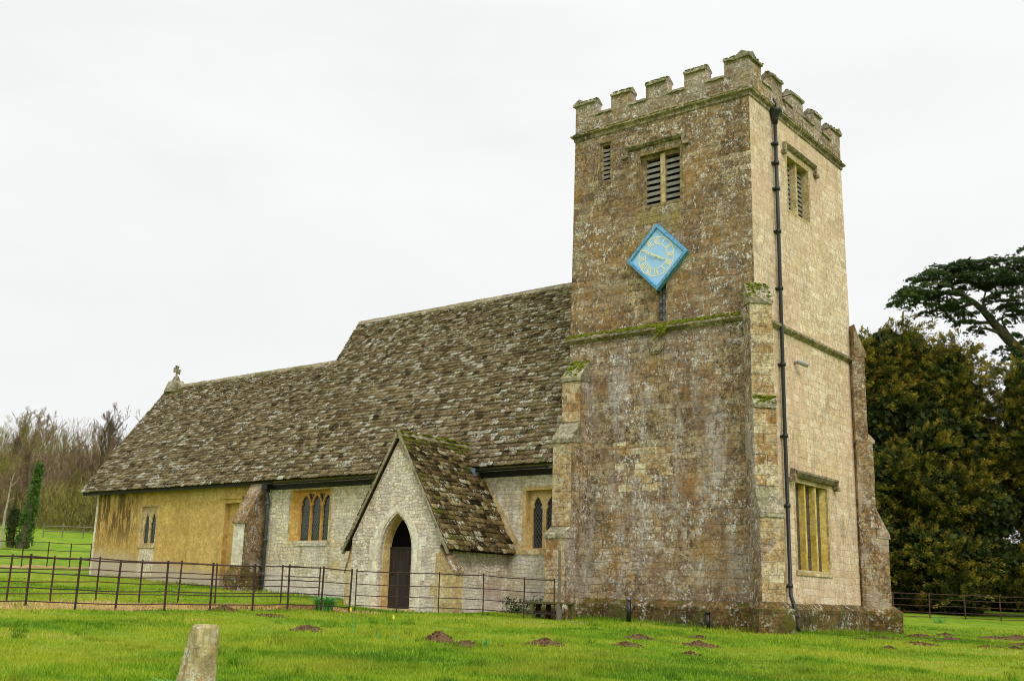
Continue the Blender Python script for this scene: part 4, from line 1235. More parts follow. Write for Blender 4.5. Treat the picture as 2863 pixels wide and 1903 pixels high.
# porch roof
pr = MB()
for s in (1, -1):
    xe = PX+s*PH
    yb_e = NY-.0; yb_r = nave_roof_y(PZ)+.15
    A = (xe, PY0, PE); Bv = (xe, yb_e, PE)
    ze_x = PX+s*(PZ-EZ)/slope
    pr.add([(xe, PY0, PE), (xe, NY, PE), (ze_x, NY, EZ), (ze_x, EY+.05, EZ), (PX, yb_r, PZ), (PX, PY0, PZ)], [(0,1,2,3,4,5)])
    pr.add([(xe, PY0, PE-.07), (xe, NY, PE-.07), (ze_x, NY, EZ-.07), (ze_x, EY+.05, EZ-.07), (PX, yb_r, PZ-.1), (PX, PY0, PZ-.1)], [(5,4,3,2,1,0)])
    pr.quad((xe, PY0, PE), (xe, PY0, PE-.07), (PX, PY0, PZ-.1), (PX, PY0, PZ)); pr.quad((xe, PY0, PE), (xe, NY, PE), (xe, NY, PE-.07), (xe, PY0, PE-.07))
proof = pr.build('porch_roof', M['tile_porch'], church, fixn=False)
ps = math.hypot(PH, PZ-PE)
def pmask(sgn):
    def f(a, s):
        z = PE + s/ps*(PZ-PE)
        y = PY0 + a
        return y < (NY if z < EZ-.1 else nave_roof_y(z)+.12)
    return f
def mossp(a, f, rr): return (.5 if f > .9 else 0) + (.32 if a < .5 else 0) + (.3*f if a > 1.8 else 0) + rr.gauss(.12, .18)
for s in (1, -1):
    tiles('slates', M['tile_porch'], (PX+s*(PH+.05), PY0, PE-.07), (0, 1, 0), (-s*PH, 0, PZ-PE), 3.6, ps+.02, 0, pmask(s), proof, .17, .13, .26, .18, .52, mossp, sag=.015, seed=20+s)
rd = MB(); y = PY0-.02
while y < nave_roof_y(PZ)+.1:
    L = .42
    prof = [(-.14, -.2), (-.12, -.1), (-.03, .03), (.03, .03), (.12, -.1), (.14, -.2)]
    dz = rng.uniform(-.01, .01)
    vs = [(PX+p[0], yy, PZ+p[1]+.06+dz) for yy in (y+.004, y+L-.004) for p in prof]
    rd.add(vs, [(q, q+1, q+7, q+6) for q in range(5)] + [tuple(range(6)), tuple(range(6, 12))[::-1]]); y += L
rdo = rd.build('ridge_stones', M['pale'], proof)
ms = MB()
for k in range(150):
    y = rng.uniform(PY0, -.4); ms.lump((PX+rng.gauss(0, .06), y, PZ+.07+rng.uniform(-.04, .02)), (.05, .08, .025), seed=rng.random(), n=6, m=4)
ms.build('moss', M['moss'], proof)
# barge stones on the gable edge
bg = MB()
for s in (1, -1):
    k = 0; N_ = 13
    for k in range(N_):
        f0, f1 = k/N_, (k+1)/N_
        xa = PX+s*(PH+.06)*(1-f0); xb = PX+s*(PH+.06)*(1-f1); za = PE-.08+(PZ-PE+.12)*f0; zb = PE-.08+(PZ-PE+.12)*f1
        j = rng.uniform(-.012, .012)
        za += .075; zb += .075
        vs = [(xa, PY0-.03+j, za+.0), (xb, PY0-.03+j, zb), (xb, PY0-.03+j, zb-.15), (xa, PY0-.03+j, za-.15), (xa, PF+.02, za), (xb, PF+.02, zb), (xb, PF+.02, zb-.15), (xa, PF+.02, za-.15)]
        bg.add(vs, [(0,1,2,3),(7,6,5,4),(0,4,5,1),(3,2,6,7),(0,3,7,4),(1,5,6,2)])
bg.build('verge_stones', M['pale'], proof)
# mortar fillet on the nave wall beside the porch and a lead upstand
fi = MB()
xs_, zs_ = PX+(PZ-EZ)/slope, EZ-.1
fi.quad((xs_+.05, NY-.015, zs_), (xs_+.3, NY-.004, zs_), (PX+PH+.38, NY-.004, PE-.0), (PX+PH+.08, NY-.03, PE-.05))
fi.build('mortar_fillet', M['dressed'], church)
lu = MB(); lu.tube([(PX+.32, -.55, 4.5), (PX+.32, -.35, 5.3)], .03, 6)
lu.box((xs_+.08, EY-.18, EZ-.28), (xs_+.3, EY+.05, EZ-.06))
lu.build('flashing', M['lead'], church)

# gable cross
cr = MB()
cb_ = (-31.05, RY)
cr.prism([(-.42, 9.45), (.42, 9.45), (.2, 10.0), (-.2, 10.0)], lambda u, z, d: (cb_[0]+d, cb_[1]+u, z), -.3, .3)
cr.prism([(-.16, 10.0), (.16, 10.0), (.03, 10.24), (-.03, 10.24)], lambda u, z, d: (cb_[0]+d, cb_[1]+u, z), -.14, .14)
cr.prism([(-.45, 9.5), (.75, 9.68), (.3, 9.95), (-.25, 9.95)], lambda u, z, d: (cb_[0]+u, cb_[1]+d, z), -.15, .15)
cro = cr.build('cross_base', M['coping'], church)
cx_ = MB(); zc = 10.5; r = .24
for a in range(4):
    t = math.pi/2*a
    ca, sa = math.cos(t), math.sin(t)
    q = [(.0, -.035), (r, -.13), (r, .13), (.0, .035)]
    if a == 3: q = [(0, -.04), (r+.05, -.05), (r+.05, .05), (0, .04)]
    cx_.prism([(u*ca-v*sa, u*sa+v*ca) for u, v in q], lambda u, z, d: (cb_[0]+d-(.35*u), cb_[1]+u*.94, zc+z), -.045, .045+.001*a)
cx_.build('gable_cross', M['pale'], cro)

# ------------------------------------------------------------------ wall clock
CK = Vector((-2.93, -.05, 10.30))
clk = empty('wall_clock', (CK.x, CK.y, CK.z-1.04), 'blue diamond-shaped clock with cream Roman numerals on the tower front', 'clock')
hd_ = 1.0
def dia(r): return [(CK.x-r, CK.z), (CK.x, CK.z-r), (CK.x+r, CK.z), (CK.x, CK.z+r)]
mpK = lambda u, z, d: (u, CK.y-d, z)
mb = MB(); mb.prism(dia(hd_), mpK, 0, .10); mb.build('board', M['clock_face'], clk)
mb = MB()
o1 = dia(hd_+.012); o2 = dia(hd_-.10); o3 = dia(hd_-.145)
for i in range(4):
    j = (i+1) % 4
    mb.quad(mpK(*o1[i], -.02), mpK(*o1[j], -.02), mpK(*o1[j], .15), mpK(*o1[i], .15))
    mb.quad(mpK(*o1[i], .15), mpK(*o1[j], .15), mpK(*o2[j], .16), mpK(*o2[i], .16))
    mb.quad(mpK(*o2[i], .16), mpK(*o2[j], .16), mpK(*o3[j], .101), mpK(*o3[i], .101))
mb.build('frame', M['clock_frame'], clk)
rc = (CK.x-.035, CK.z+.02)
for (ra, rb) in ((.571, .60), (.358, .382)):
    n = 64; mb = MB()
    for k in range(n):
        a0, a1 = 2*math.pi*k/n, 2*math.pi*(k+1)/n
        P = lambda r_, a, d: mpK(rc[0]+r_*math.cos(a), rc[1]+r_*math.sin(a), d)
        mb.add([P(ra, a0, .106), P(rb, a0, .106), P(rb, a1, .106), P(ra, a1, .106)], [(0,1,2,3)])
    mb.build('chapter_ring', M['cream'], clk)
def stroke(mb, x0, y0, x1, y1, w, mp):
    d = Vector((x1-x0, y1-y0)).normalized(); nn = Vector((-d.y, d.x))*w/2
    mb.add([mp(x0+nn.x, y0+nn.y), mp(x1+nn.x, y1+nn.y), mp(x1-nn.x, y1-nn.y), mp(x0-nn.x, y0-nn.y)], [(0,1,2,3)])
ROM = ['XII', 'I', 'II', 'III', 'IIII', 'V', 'VI', 'VII', 'VIII', 'IX', 'X', 'XI']
H_ = .15
GW = {'I': .042, 'V': .09, 'X': .09}
for i, tx in enumerate(ROM):
    mb = MB()
    a = math.pi/2 - i*math.pi/6
    rd_ = Vector((math.cos(a), math.sin(a))); tg = Vector((math.sin(a), -math.cos(a)))
    wtot = sum(GW[c] for c in tx); x = -wtot/2
    cN = Vector(rc) + rd_*.476
    dd_ = [.1075]
    def mpn(u, v): 
        p = cN + tg*u + rd_*v
        return mpK(p.x, p.y, dd_[0])
    for c in tx:
        w_ = GW[c]; xa = x+.008; xb = x+w_-.008; xm = (xa+xb)/2
        if c == 'I': stroke(mb, xm, -H_/2, xm, H_/2, .029, mpn)
        elif c == 'V':
            stroke(mb, xa, H_/2, xm, -H_/2, .029, mpn); dd_[0] += .001; stroke(mb, xb, H_/2, xm, -H_/2, .017, mpn)
        else:
            stroke(mb, xa, H_/2, xb, -H_/2, .029, mpn); dd_[0] += .001; stroke(mb, xb, H_/2, xa, -H_/2, .017, mpn)
        x += w_
    dd_[0] += .001
    stroke(mb, -wtot/2, H_/2, wtot/2, H_/2, .012, mpn); stroke(mb, -wtot/2, -H_/2, wtot/2, -H_/2, .012, mpn)
    mb.build('numeral', M['cream'], clk)
def hand(name, ang, L, k0):
    mb = MB(); d = Vector((math.sin(ang), math.cos(ang))); q = Vector((d.y, -d.x))
    def P(s_, t_, dep): 
        v = Vector(rc) + d*s_ + q*t_
        return mpK(v.x, v.y, dep)
    x = .02
    for (l, w_) in ((.07, .022), (.10, .046), (.035, .018), (.07, .038), (.03, .014)):
        l *= 1.0
        mb.prism([(x, 0), (x+l/2, w_), (x+l, 0), (x+l/2, -w_)], P, k0, k0+.012); x += l-.004
    if L > .32: mb.prism([(x-.01, .006), (L, .004), (L, -.004), (x-.01, -.006)], P, k0, k0+.01)
    return mb.build(name, M['gold'], clk)
hand('hour_hand', R(116), .30, .125); hand('minute_hand', R(299), .52, .14)
mb = MB(); mb.tube([mpK(rc[0], rc[1], .10), mpK(rc[0], rc[1], .165)], .028, 10); mb.build('boss', M['gold'], clk)

# wall lamp on the tower side
wl = empty('wall_lamp', (.1, 2.42, 7.14), 'small grey bullet-shaped floodlight fixed on the tower side wall', 'lamp')
mb = MB(); mb.tube([(.06, 2.42, 7.3), (.18, 2.42, 7.3)], .05, 10); mb.build('bracket', M['lamp_grey'], wl, smooth=True)
mb = MB(); mb.tube([(.16, 2.36, 7.32), (.2, 2.4, 7.31), (.27, 2.55, 7.27), (.33, 2.68, 7.24)], [.03, .07, .075, .06], 12); mb.build('lamp_head', M['lamp_grey'], wl, smooth=True)

# ------------------------------------------------------------------ fences
def fence(name, pts, label, group, h, rails, post_w, mat, rail_r=.0125, lean=.02, dens_r=None, sag=.01, cat='fence'):
    p0 = pts[0]
    ft = empty(name, (p0[0], p0[1], gzb(*p0)), label, cat, group)
    for i, p in enumerate(pts):
        mb = MB(); z = gzb(*p); q = pts[min(i+1, len(pts)-1)]; o_ = pts[max(i-1, 0)]
        d = Vector((q[0]-o_[0], q[1]-o_[1], 0)).normalized(); nn = Vector((-d.y, d.x, 0))
        lx, ly = rng.uniform(-lean, lean), rng.uniform(-lean, lean)
        top = Vector((p[0]+lx*h, p[1]+ly*h, z+h)); bot = Vector((p[0], p[1], z-.15))
        vs = [b_+sx*d*post_w+sy*nn*post_w*.45 for b_ in (bot, top) for sx, sy in ((-1,-1),(1,-1),(1,1),(-1,1))]
        mb.add(vs, [(0,1,2,3),(7,6,5,4),(0,4,5,1),(1,5,6,2),(2,6,7,3),(3,7,4,0)])
        mb.build('post', mat, ft)
    for k, rf in enumerate(rails):
        path = []
        for i, p in enumerate(pts):
            path.append((p[0], p[1], gzb(*p)+h*rf+rng.uniform(-.006, .006)))
            if i < len(pts)-1:
                q = pts[i+1]; m_ = ((p[0]+q[0])/2, (p[1]+q[1])/2)
                path.append((m_[0], m_[1], (gzb(*p)+gzb(*q))/2+h*rf-rng.uniform(0, sag)))
        mb = MB(); mb.tube(path, rail_r*(1.25 if k == 0 else 1), 6); mb.build('rail', mat, ft)
    return ft
RL = (.955, .66, .38, .135)
fence('iron_fence', FRONT, 'nearer rusty estate fence on the left, in front of the straw strip', 'rusty iron estate fences', 1.12, RL, .022, M['iron_dark'])
fence('iron_fence', BACK, 'farther rusty estate fence on the left, behind the straw strip and ending near the porch', 'rusty iron estate fences', 1.1, (.955, .72, .46, .22), .02, M['iron'])
RIGHTF = [(-8.89,-5.68),(-8.1,-4.93),(-7.3,-4.16),(-6.44,-3.34),(-5.66,-2.57),(-5.1,-1.95)]
fence('iron_fence', RIGHTF, 'rusty estate fence running across the front of the porch to the bench', 'rusty iron estate fences', 1.1, (.955, .65, .385, .15), .016, M['iron_dark'], rail_r=.011)
fence('iron_fence', [(-33.4,-9.5),(-33.6,-7.4),(-33.9,-5.2),(-34.1,-3.2),(-34.4,-1.2),(-34.6,.1),(-34.8,1.3),(-35.1,2.5),(-35.3,4.4),(-35.6,6.4)], 'distant iron fence across the field left of the chancel', 'rusty iron estate fences', 1.1, (.97, .66, .33), .022, M['iron_dark'], rail_r=.012)
fence('iron_fence', [(-6.15,22.77),(-4.89,23.76),(-3.63,24.75),(-2.37,25.74),(-1.12,26.73),(.14,27.72),(1.4,28.7),(2.66,29.7)], 'rusty iron railing in the shade under the yew, right of the tower', 'rusty iron estate fences', 1.1, (.97, .75, .5, .25, .06), .025, M['iron'], rail_r=.014)
# far paddock fence of wooden posts
fence('wooden_fence', [(-60.5, 14.2), (-62.2, 16.6), (-63.8, 19.2), (-65.4, 21.8)], 'low wooden post fence at the edge of the far wood', None, 1.0, (.8, .45), .05, M['wood_grey'], rail_r=.03)

# bench against the wall
bn = empty('bench', (-5.4, -1.75, gz(-5.4, -1.75)), 'low mossy wooden bench against the foot of the tower buttress', 'bench')
mb = MB()
for (y0, y1) in ((-1.98, -1.76), (-1.75, -1.52)):
    mb.box((-6.05, y0, .42), (-4.72, y1, .47))
mb.build('seat', M['wood_green'], bn)
for (x, y, m_) in ((-4.95, -1.94, 'wood_grey'), (-4.8, -1.6, 'wood_green'), (-5.85, -1.94, 'wood_green'), (-5.9, -1.6, 'wood_dark'), (-5.55, -1.6, 'wood_dark')):
    mb = MB(); mb.box((x-.055, y-.045, -.12), (x+.055, y+.045, .418)); mb.build('leg', M[m_], bn)
mb = MB(); mb.box((-5.9, -1.93, .16), (-5.0, -1.9, .22)); mb.build('stretcher', M['wood_dark'], bn)
wp = MB(); wp.prism([(-5.215, .47), (-5.145, .47), (-5.165, 1.86), (-5.215, 1.86)], lambda u, z, d: (u, -1.62+d, z), -.03, .03)
wp.box((-5.2, -1.66, .0), (-5.15, -1.6, .3)) if False else None
o = wp.build('wooden_post', M['wood_grey'], None); tag(o, 'slim grey wooden post standing behind the bench at the fence end', 'post')

# bollards
def bollard(x, y, h, label):
    z = gzb(x, y)
    b_ = empty('bollard', (x, y, z), label, 'bollard', 'black path bollards by the tower')
    mb = MB(); mb.tube([(x, y, z-.05), (x, y, z+h-.07)], .062, 16); mb.build('body', M['black'], b_, smooth=True)
    mb = MB(); mb.tube([(x, y, z+h-.075), (x, y, z+h-.02), (x, y, z+h)], [.068, .068, .05], 16); mb.build('cap', M['grey_cap'] if h > .5 else M['black'], b_, smooth=True)
bollard(-3.5, -.75, .64, 'taller black bollard with a grey cap in front of the tower plinth')
bollard(-1.22, -.58, .46, 'shorter black bollard nearer the tower corner')
dc = MB(); dc.box((-4.05, -2.95, gz(-3.7, -2.8)-.03), (-3.3, -2.6, gz(-3.7, -2.8)+.035)); o = dc.build('drain_cover', M['string']); tag(o, 'flat stone drain cover in the lawn near the bench', 'drain cover')

# stone stub in the foreground
zst = -.36
sm = MB()
rows = []
for (z, rx, ry, ox) in ((-.12, .2, .19, -.04), (.0, .185, .175, -.03), (.12, .165, .16, -.015), (.3, .145, .14, .0), (.48, .127, .125, .02), (.55, .12, .118, .024), (.578, .095, .093, .025), (.58, .0, .0, .025)):
    row = []
    for k in range(22):
        a = 2*math.pi*k/22
        sq = 1/ max(abs(math.cos(a)), abs(math.sin(a)))**.35
        j = 1+rng.uniform(-.02, .02)
        row.append((3.62+ox*.785+rx*sq*j*math.cos(a), -19.85+ox*.62+ry*sq*j*math.sin(a), zst+z))
    rows.append(row)
loft(sm, rows)
so = sm.build('stone_marker', M['stone_marker'], None, smooth=True); tag(so, 'leaning tapered stone stub in the near grass at the bottom left', 'stone')

# ------------------------------------------------------------------ molehills
def molehill(x, y, r, h, label, seed):
    rr = random.Random(seed); z0 = gzb(x, y)
    mb = MB(); n = 20; m_ = 7
    vs = [(x, y, z0+h)]
    an = rr.uniform(0, 3); el = rr.uniform(1.0, 1.5)
    for j in range(1, m_+1):
        f = j/m_
        for k in range(n):
            a = 2*math.pi*k/n
            rad = r*f*(1+.18*math.sin(2*a+an)+rr.uniform(-.1, .1))
            zz = h*(1-f)**.9*(1+rr.uniform(-.25, .25)) if j < m_ else -.03
            px = x+rad*math.cos(a)*el; py = y+rad*math.sin(a)
            vs.append((px, py, gzb(px, py)+zz))
    fs = [(0, 1+k, 1+(k+1) % n) for k in range(n)] + [(1+j*n+k, 1+(j+1)*n+k, 1+(j+1)*n+(k+1) % n, 1+j*n+(k+1) % n) for j in range(m_-1) for k in range(n)]
    mb.add(vs, fs)
    for k in range(int(26+80*r)):
        a = rr.uniform(0, 6.28); q = rr.random()**.6*r*1.15; px = x+q*math.cos(a)*el; py = y+q*math.sin(a)
        c_ = rr.uniform(.008, .03)
        mb.lump((px, py, gzb(px, py)+h*max(0, 1-q/r)**.9+c_*.3), (c_, c_, c_*.8), seed=rr.random(), n=5, m=3, amp=.35)
    o = mb.build('molehill', M['soil'], None, uv=False)
    tag(o, label, 'molehill', 'molehills scattered over the lawn')
MH = [(-9.1,-9.75,.34,.14,'molehill on the straw edge beside the left fence'),
      (-6.9,-10.15,.32,.05,'flat worn molehill in front of the left fence'),
      (-3.1,-12.5,.27,.11,'brown molehill in the lawn below the clump of green leaves'),
      (-.5,-11.75,.28,.17,'tallest crumbly molehill near the middle of the lawn'),
      (.22,-11.9,.26,.09,'low molehill touching the right side of the tallest one'),
      (.72,-11.6,.07,.03,'tiny soil heap beside the small tuft of blue-green leaves'),
      (1.0,-10.7,.28,.13,'lone pointed molehill in the lawn in front of the tower'),
      (1.6,-8.95,.25,.07,'low molehill below the taller bollard'),
      (.7,-7.05,.28,.11,'wide molehill close to the tower below the taller bollard'),
      (.85,-4.9,.2,.07,'small molehill just below the shorter bollard'),
      (2.15,-7.25,.35,.1,'broad flat molehill in front of the tower corner'),
      (3.2,-9.5,.16,.06,'small dark molehill nearer the camera in front of the tower corner'),
      (2.2,2.5,.4,.06,'long flattened molehill at the foot of the side plinth'),
      (2.55,.05,.16,.05,'little molehill by the foot of the tower downpipe'),
      (4.4,-3.3,.2,.08,'single small molehill out on the grass right of the tower corner'),
      (3.8,.3,.3,.07,'paired molehill, left one, right of the tower base'),
      (4.25,-.45,.28,.06,'paired molehill, right one, right of the tower base'),
      (1.95,6.2,.38,.08,'molehill just right of the far end of the plinth'),
      (2.15,7.9,.34,.1,'dark molehill a little beyond the far end of the plinth'),
      (3.3,4.5,.32,.06,'low molehill behind the paired ones'),
      (3.35,3.0,.2,.05,'small molehill between the low one and the paired ones'),
      (2.95,10.3,.5,.09,'wide molehill far out on the right lawn before the yew'),
      (3.1,12.2,.45,.12,'molehill near the right edge of the picture, farthest from the camera'),
      (5.2,4.0,.4,.1,'molehill at the right edge of the lawn, cut by the picture edge'),
      (5.4,.05,.2,.07,'leftmost of three small heaps at the lower right'),
      (5.5,.8,.15,.06,'middle one of three small heaps at the lower right'),
      (5.75,1.1,.13,.07,'rightmost of three small heaps at the lower right')]
for i, (x, y, r, h, lb_) in enumerate(MH): molehill(x, y, r, h, lb_, 100+i)

# ------------------------------------------------------------------ leaf clumps
def blades(x, y, n, h, spread, w, rr, droop=.5):
    V = []; F = []; T = []
    for _ in range(n):
        a = rr.uniform(0, 6.28); r0 = rr.random()**.7*spread*.4
        bx, by = x+r0*math.cos(a), y+r0*math.sin(a); hh = h*rr.uniform(.6, 1.1)
        a2 = a+rr.uniform(-.7, .7); out = spread*rr.uniform(.2, 1.0)
        z0 = gzb(bx, by); side = Vector((-math.sin(a2), math.cos(a2), 0))*w/2
        base = len(V); seg = 4; t = rr.random()
        for k in range(seg+1):
            f = k/seg
            p = Vector((bx+math.cos(a2)*out*f*f, by+math.sin(a2)*out*f*f, z0+hh*(f-droop*f*f*f*.6)))
            ww = (1-f*.85)
            V += [(p-side*ww)[:], (p+side*ww)[:]]
        for k in range(seg):
            F.append((base+2*k, base+2*k+1, base+2*k+3, base+2*k+2)); T.append((t, 0, 0))
    return V, F, T
rr = random.Random(5)
V, F, T = blades(-8.9, -6.75, 520, .58, .5, .026, rr, .7)
o = bulk('leaf_clump', V, F, M['leaf'], None, T); tag(o, 'bushy clump of green strap leaves at the fence end before the porch', 'plant')
for (x, y, n_, h, s_, lb_) in ((.72, -11.95, 40, .19, .1, 'small tuft of blue-green leaves right of the tallest molehill'), (3.0, 16.5, 60, .45, .35, 'leafy green tuft by the railing right of the tower plinth'),
                               (-1.9, 20.5, 70, .4, .5, 'pale green tuft under the yew by the railing'), (3.55, -20.0, 260, .15, .42, 'dark green weeds round the foot of the stone stub')):
    V, F, T = blades(x, y, n_, h, s_, .02, rr, .4); o = bulk('leaf_clump', V, F, M['leaf'], None, T); tag(o, lb_, 'plant')
for (x, y, lb_, hh) in ((-2.2, -12.2, 'thin daffodil with one bud, left of the taller one', .3), (-.78, -12.55, 'daffodil with a yellow bloom left of the tallest molehill', .28), (-1.15, -12.6, 'few green daffodil shoots between the two flowering ones', .2)):
    e0 = empty('daffodil', (x, y, gzb(x, y)), lb_, 'flower', 'daffodils in the lawn')
    V, F, T = blades(x, y, 7, hh*.9, .1, .014, rr, .2); bulk('leaf', V, F, M['leaf'], e0, T)
    if hh > .25:
        z = gzb(x, y); mb = MB(); mb.tube([(x, y, z), (x-.02, y-.01, z+hh), (x-.05, y-.03, z+hh+.07)], .006, 5); mb.build('stem', M['leaf'], e0)
        mb = MB(); mb.lump((x-.06, y-.03, z+hh+.1), (.018, .018, .05), seed=2, n=6, m=4); mb.build('bloom', M['petal'], e0)

def leafcloud(cs, rad, n, size, rr_, up=.3, aspect=.5):
    """cs (k,3) centres; n leaves each with gaussian spread rad (3)"""
    cs = np.asarray(cs, float)
    C0 = np.repeat(cs, n, axis=0) + rr_.normal(size=(len(cs)*n, 3))*np.asarray(rad)
    N_ = len(C0)
    d = rr_.normal(size=(N_, 3)); d[:, 2] += up; d /= np.linalg.norm(d, axis=1)[:, None]
    e = rr_.normal(size=(N_, 3)); e -= (e*d).sum(1)[:, None]*d; e /= np.linalg.norm(e, axis=1)[:, None]
    s = size*rr_.uniform(.6, 1.3, N_)[:, None]
    V = np.stack([C0-d*s*.5, C0+e*s*aspect*.5, C0+d*s*.5, C0-e*s*aspect*.5], 1).reshape(-1, 3)
    F = np.arange(N_*4).reshape(-1, 4)
    return V, F, C0
# brambles at the foot of the nave wall
cs = [(nr.uniform(-7.4, -6.2), nr.uniform(-1.2, -.6), nr.uniform(.0, .45)) for _ in range(26)]
V, F, C0 = leafcloud(cs, (.1, .1, .08), 60, .07, nr)
o = bulk('bramble_bush', V, F, M['bramble'], None, np.c_[nr.random(len(F)), np.zeros((len(F), 2))]); tag(o, 'dark low bramble growing at the wall foot between porch and bench', 'bush')

# ------------------------------------------------------------------ grass
def in_building(x, y):
    m_ = (x > -W-.35) & (x < .4) & (y > -.35) & (y < D+.4)
    m_ |= (x > -31) & (x < -5.9) & (y > -.5) & (y < 7.5)
    m_ |= (x > pxl-.05) & (x < pxr+.05) & (y > PF-.05) & (y < 0)
    return m_
def vgz(x, y):
    xx = np.clip(x, -220, 40)
    z = -.12 - .03*xx + .01*np.clip(y, -60, 0) + .012*np.maximum(0, -14-xx) + .05*np.maximum(0, -31-xx)
    w = np.clip((x+14)/4, 0, 1); z = z - w*.008*np.clip(y, 0, 10)
    z = z + np.where(y > 12, .02*(np.minimum(y, 120)-12)*np.clip((x+40)/20, 0, 1), 0)
    return z + .018*np.sin(x*1.3+.7*y) + .014*np.sin(2.1*y-.6*x)
def grass_field(N, r0, r1, a0, a1, hmin, hmax, w, name, mat, sel=None, tintf=None, power=1.0):
    r_ = r0*(r1/r0)**nr.random(N) if power == 1 else r0+(r1-r0)*nr.random(N)
    a = nr.uniform(a0, a1, N) + R(38.25)
    x = 12.65 - np.sin(a)*r_; y = -26.63 + np.cos(a)*r_
    # clump the blades a little
    x += nr.normal(0, .02, N); y += nr.normal(0, .02, N)
    k = ~in_building(x, y)
    if sel is not None: k &= sel(x, y)
    x, y, r_ = x[k], y[k], r_[k]; n_ = len(x)
    z = vgz(x, y)
    h = nr.uniform(hmin, hmax, n_)*(.55+1.0*vnoise(x, y, .5))*(.7+.6*vnoise(x+9, y, 2.))
    th_ = nr.uniform(0, 2*np.pi, n_); ww = (w*(.6+r_*.06))*nr.uniform(.7, 1.3, n_)
    dx, dy = np.cos(th_)*ww/2, np.sin(th_)*ww/2
    lx, ly = nr.normal(0, .35, n_)*h, nr.normal(0, .35, n_)*h
    A = np.stack([x-dx, y-dy, z-.01], 1); Bq = np.stack([x+dx, y+dy, z-.01], 1); Cq = np.stack([x+lx, y+ly, z+h], 1)
    V = np.stack([A, Bq, Cq], 1).reshape(-1, 3); F = np.arange(3*n_).reshape(-1, 3)
    t = tintf(x, y) if tintf else lawn_tint(x, y)
    return bulk(name, V, F, mat, None, np.c_[t, np.zeros((n_, 2))])
_gn = np.random.default_rng(99).random((64, 64))
def vnoise(x, y, sc):
    u = x/sc+100.3; v = y/sc+70.7; i = np.floor(u).astype(int); j = np.floor(v).astype(int); fu = u-i; fv = v-j
    fu = fu*fu*(3-2*fu); fv = fv*fv*(3-2*fv); g_ = lambda a, b: _gn[a % 64, b % 64]
    return (g_(i, j)*(1-fu)+g_(i+1, j)*fu)*(1-fv)+(g_(i, j+1)*(1-fu)+g_(i+1, j+1)*fu)*fv
def lawn_tint(x, y):
    n_ = .45*vnoise(x, y, 2.6)+.3*vnoise(x, y, .9)+.25*vnoise(x, y, .3)
    return np.clip(.42+(n_-.5)*1.5+nr.normal(0, .15, len(x)), 0, 1)
straw_x = np.array([(-21, -10.75), (-15.9, -10.7), (-13.4, -10.75), (-11.3, -10.8), (-9.6, -10.65), (-8.1, -10.4), (-6.8, -9.9), (-5.6, -9.3)])
def in_straw(x, y):
    cx = np.interp(y, straw_x[:, 0], straw_x[:, 1]); return (np.abs(x-cx) < 1.15+.2*np.sin(y*3)) & (y < -5.5) & (y > -21)
o = grass_field(420000, 6.5, 46, R(-30), R(30), .025, .06, .012, 'lawn_grass', M['grass'], sel=lambda x, y: ~in_straw(x, y))
tag(o, kind='stuff', label='short lush green lawn grass with yellowish patches')
o = grass_field(110000, 14, 34, R(-2), R(30), .03, .10, .016, 'dry_grass', M['straw'], sel=in_straw, power=0)
tag(o, kind='stuff', label='dry straw-coloured grass between the left fences')
tcx = nr.uniform(-9, 9, 260); tcy = nr.uniform(-21, -2, 260)
def tuft_sel(x, y):
    k = np.zeros(len(x), bool)
    for a, b in zip(tcx, tcy): k |= (x-a)**2+(y-b)**2 < (.05+.10*((a*7.3) % 1))**2
    return k & ~in_straw(x, y)
o = grass_field(700000, 7, 32, R(-30), R(30), .05, .11, .012, 'grass_tufts', M['grass'], sel=tuft_sel, tintf=lambda x, y: np.clip(nr.normal(.12, .13, len(x)), 0, 1))
tag(o, kind='stuff', label='darker longer tufts dotted over the lawn')
def near_wall(x, y):
    a = (x > -W) & (x < .2) & (y > -.75) & (y < -.3)
    b_ = (x > .3) & (x < 1.0) & (y > .4) & (y < 8)
    c_ = (x > -31) & (x < -11.6) & (y > -.75) & (y < -.05)
    return a | b_ | c_
o = grass_field(260000, 24, 52, R(-30), R(30), .06, .13, .012, 'long_grass', M['grass'], sel=near_wall, tintf=lambda x, y: np.clip(nr.normal(.15, .12, len(x)), 0, 1), power=0)
tag(o, kind='stuff', label='longer darker grass along the foot of the church walls')

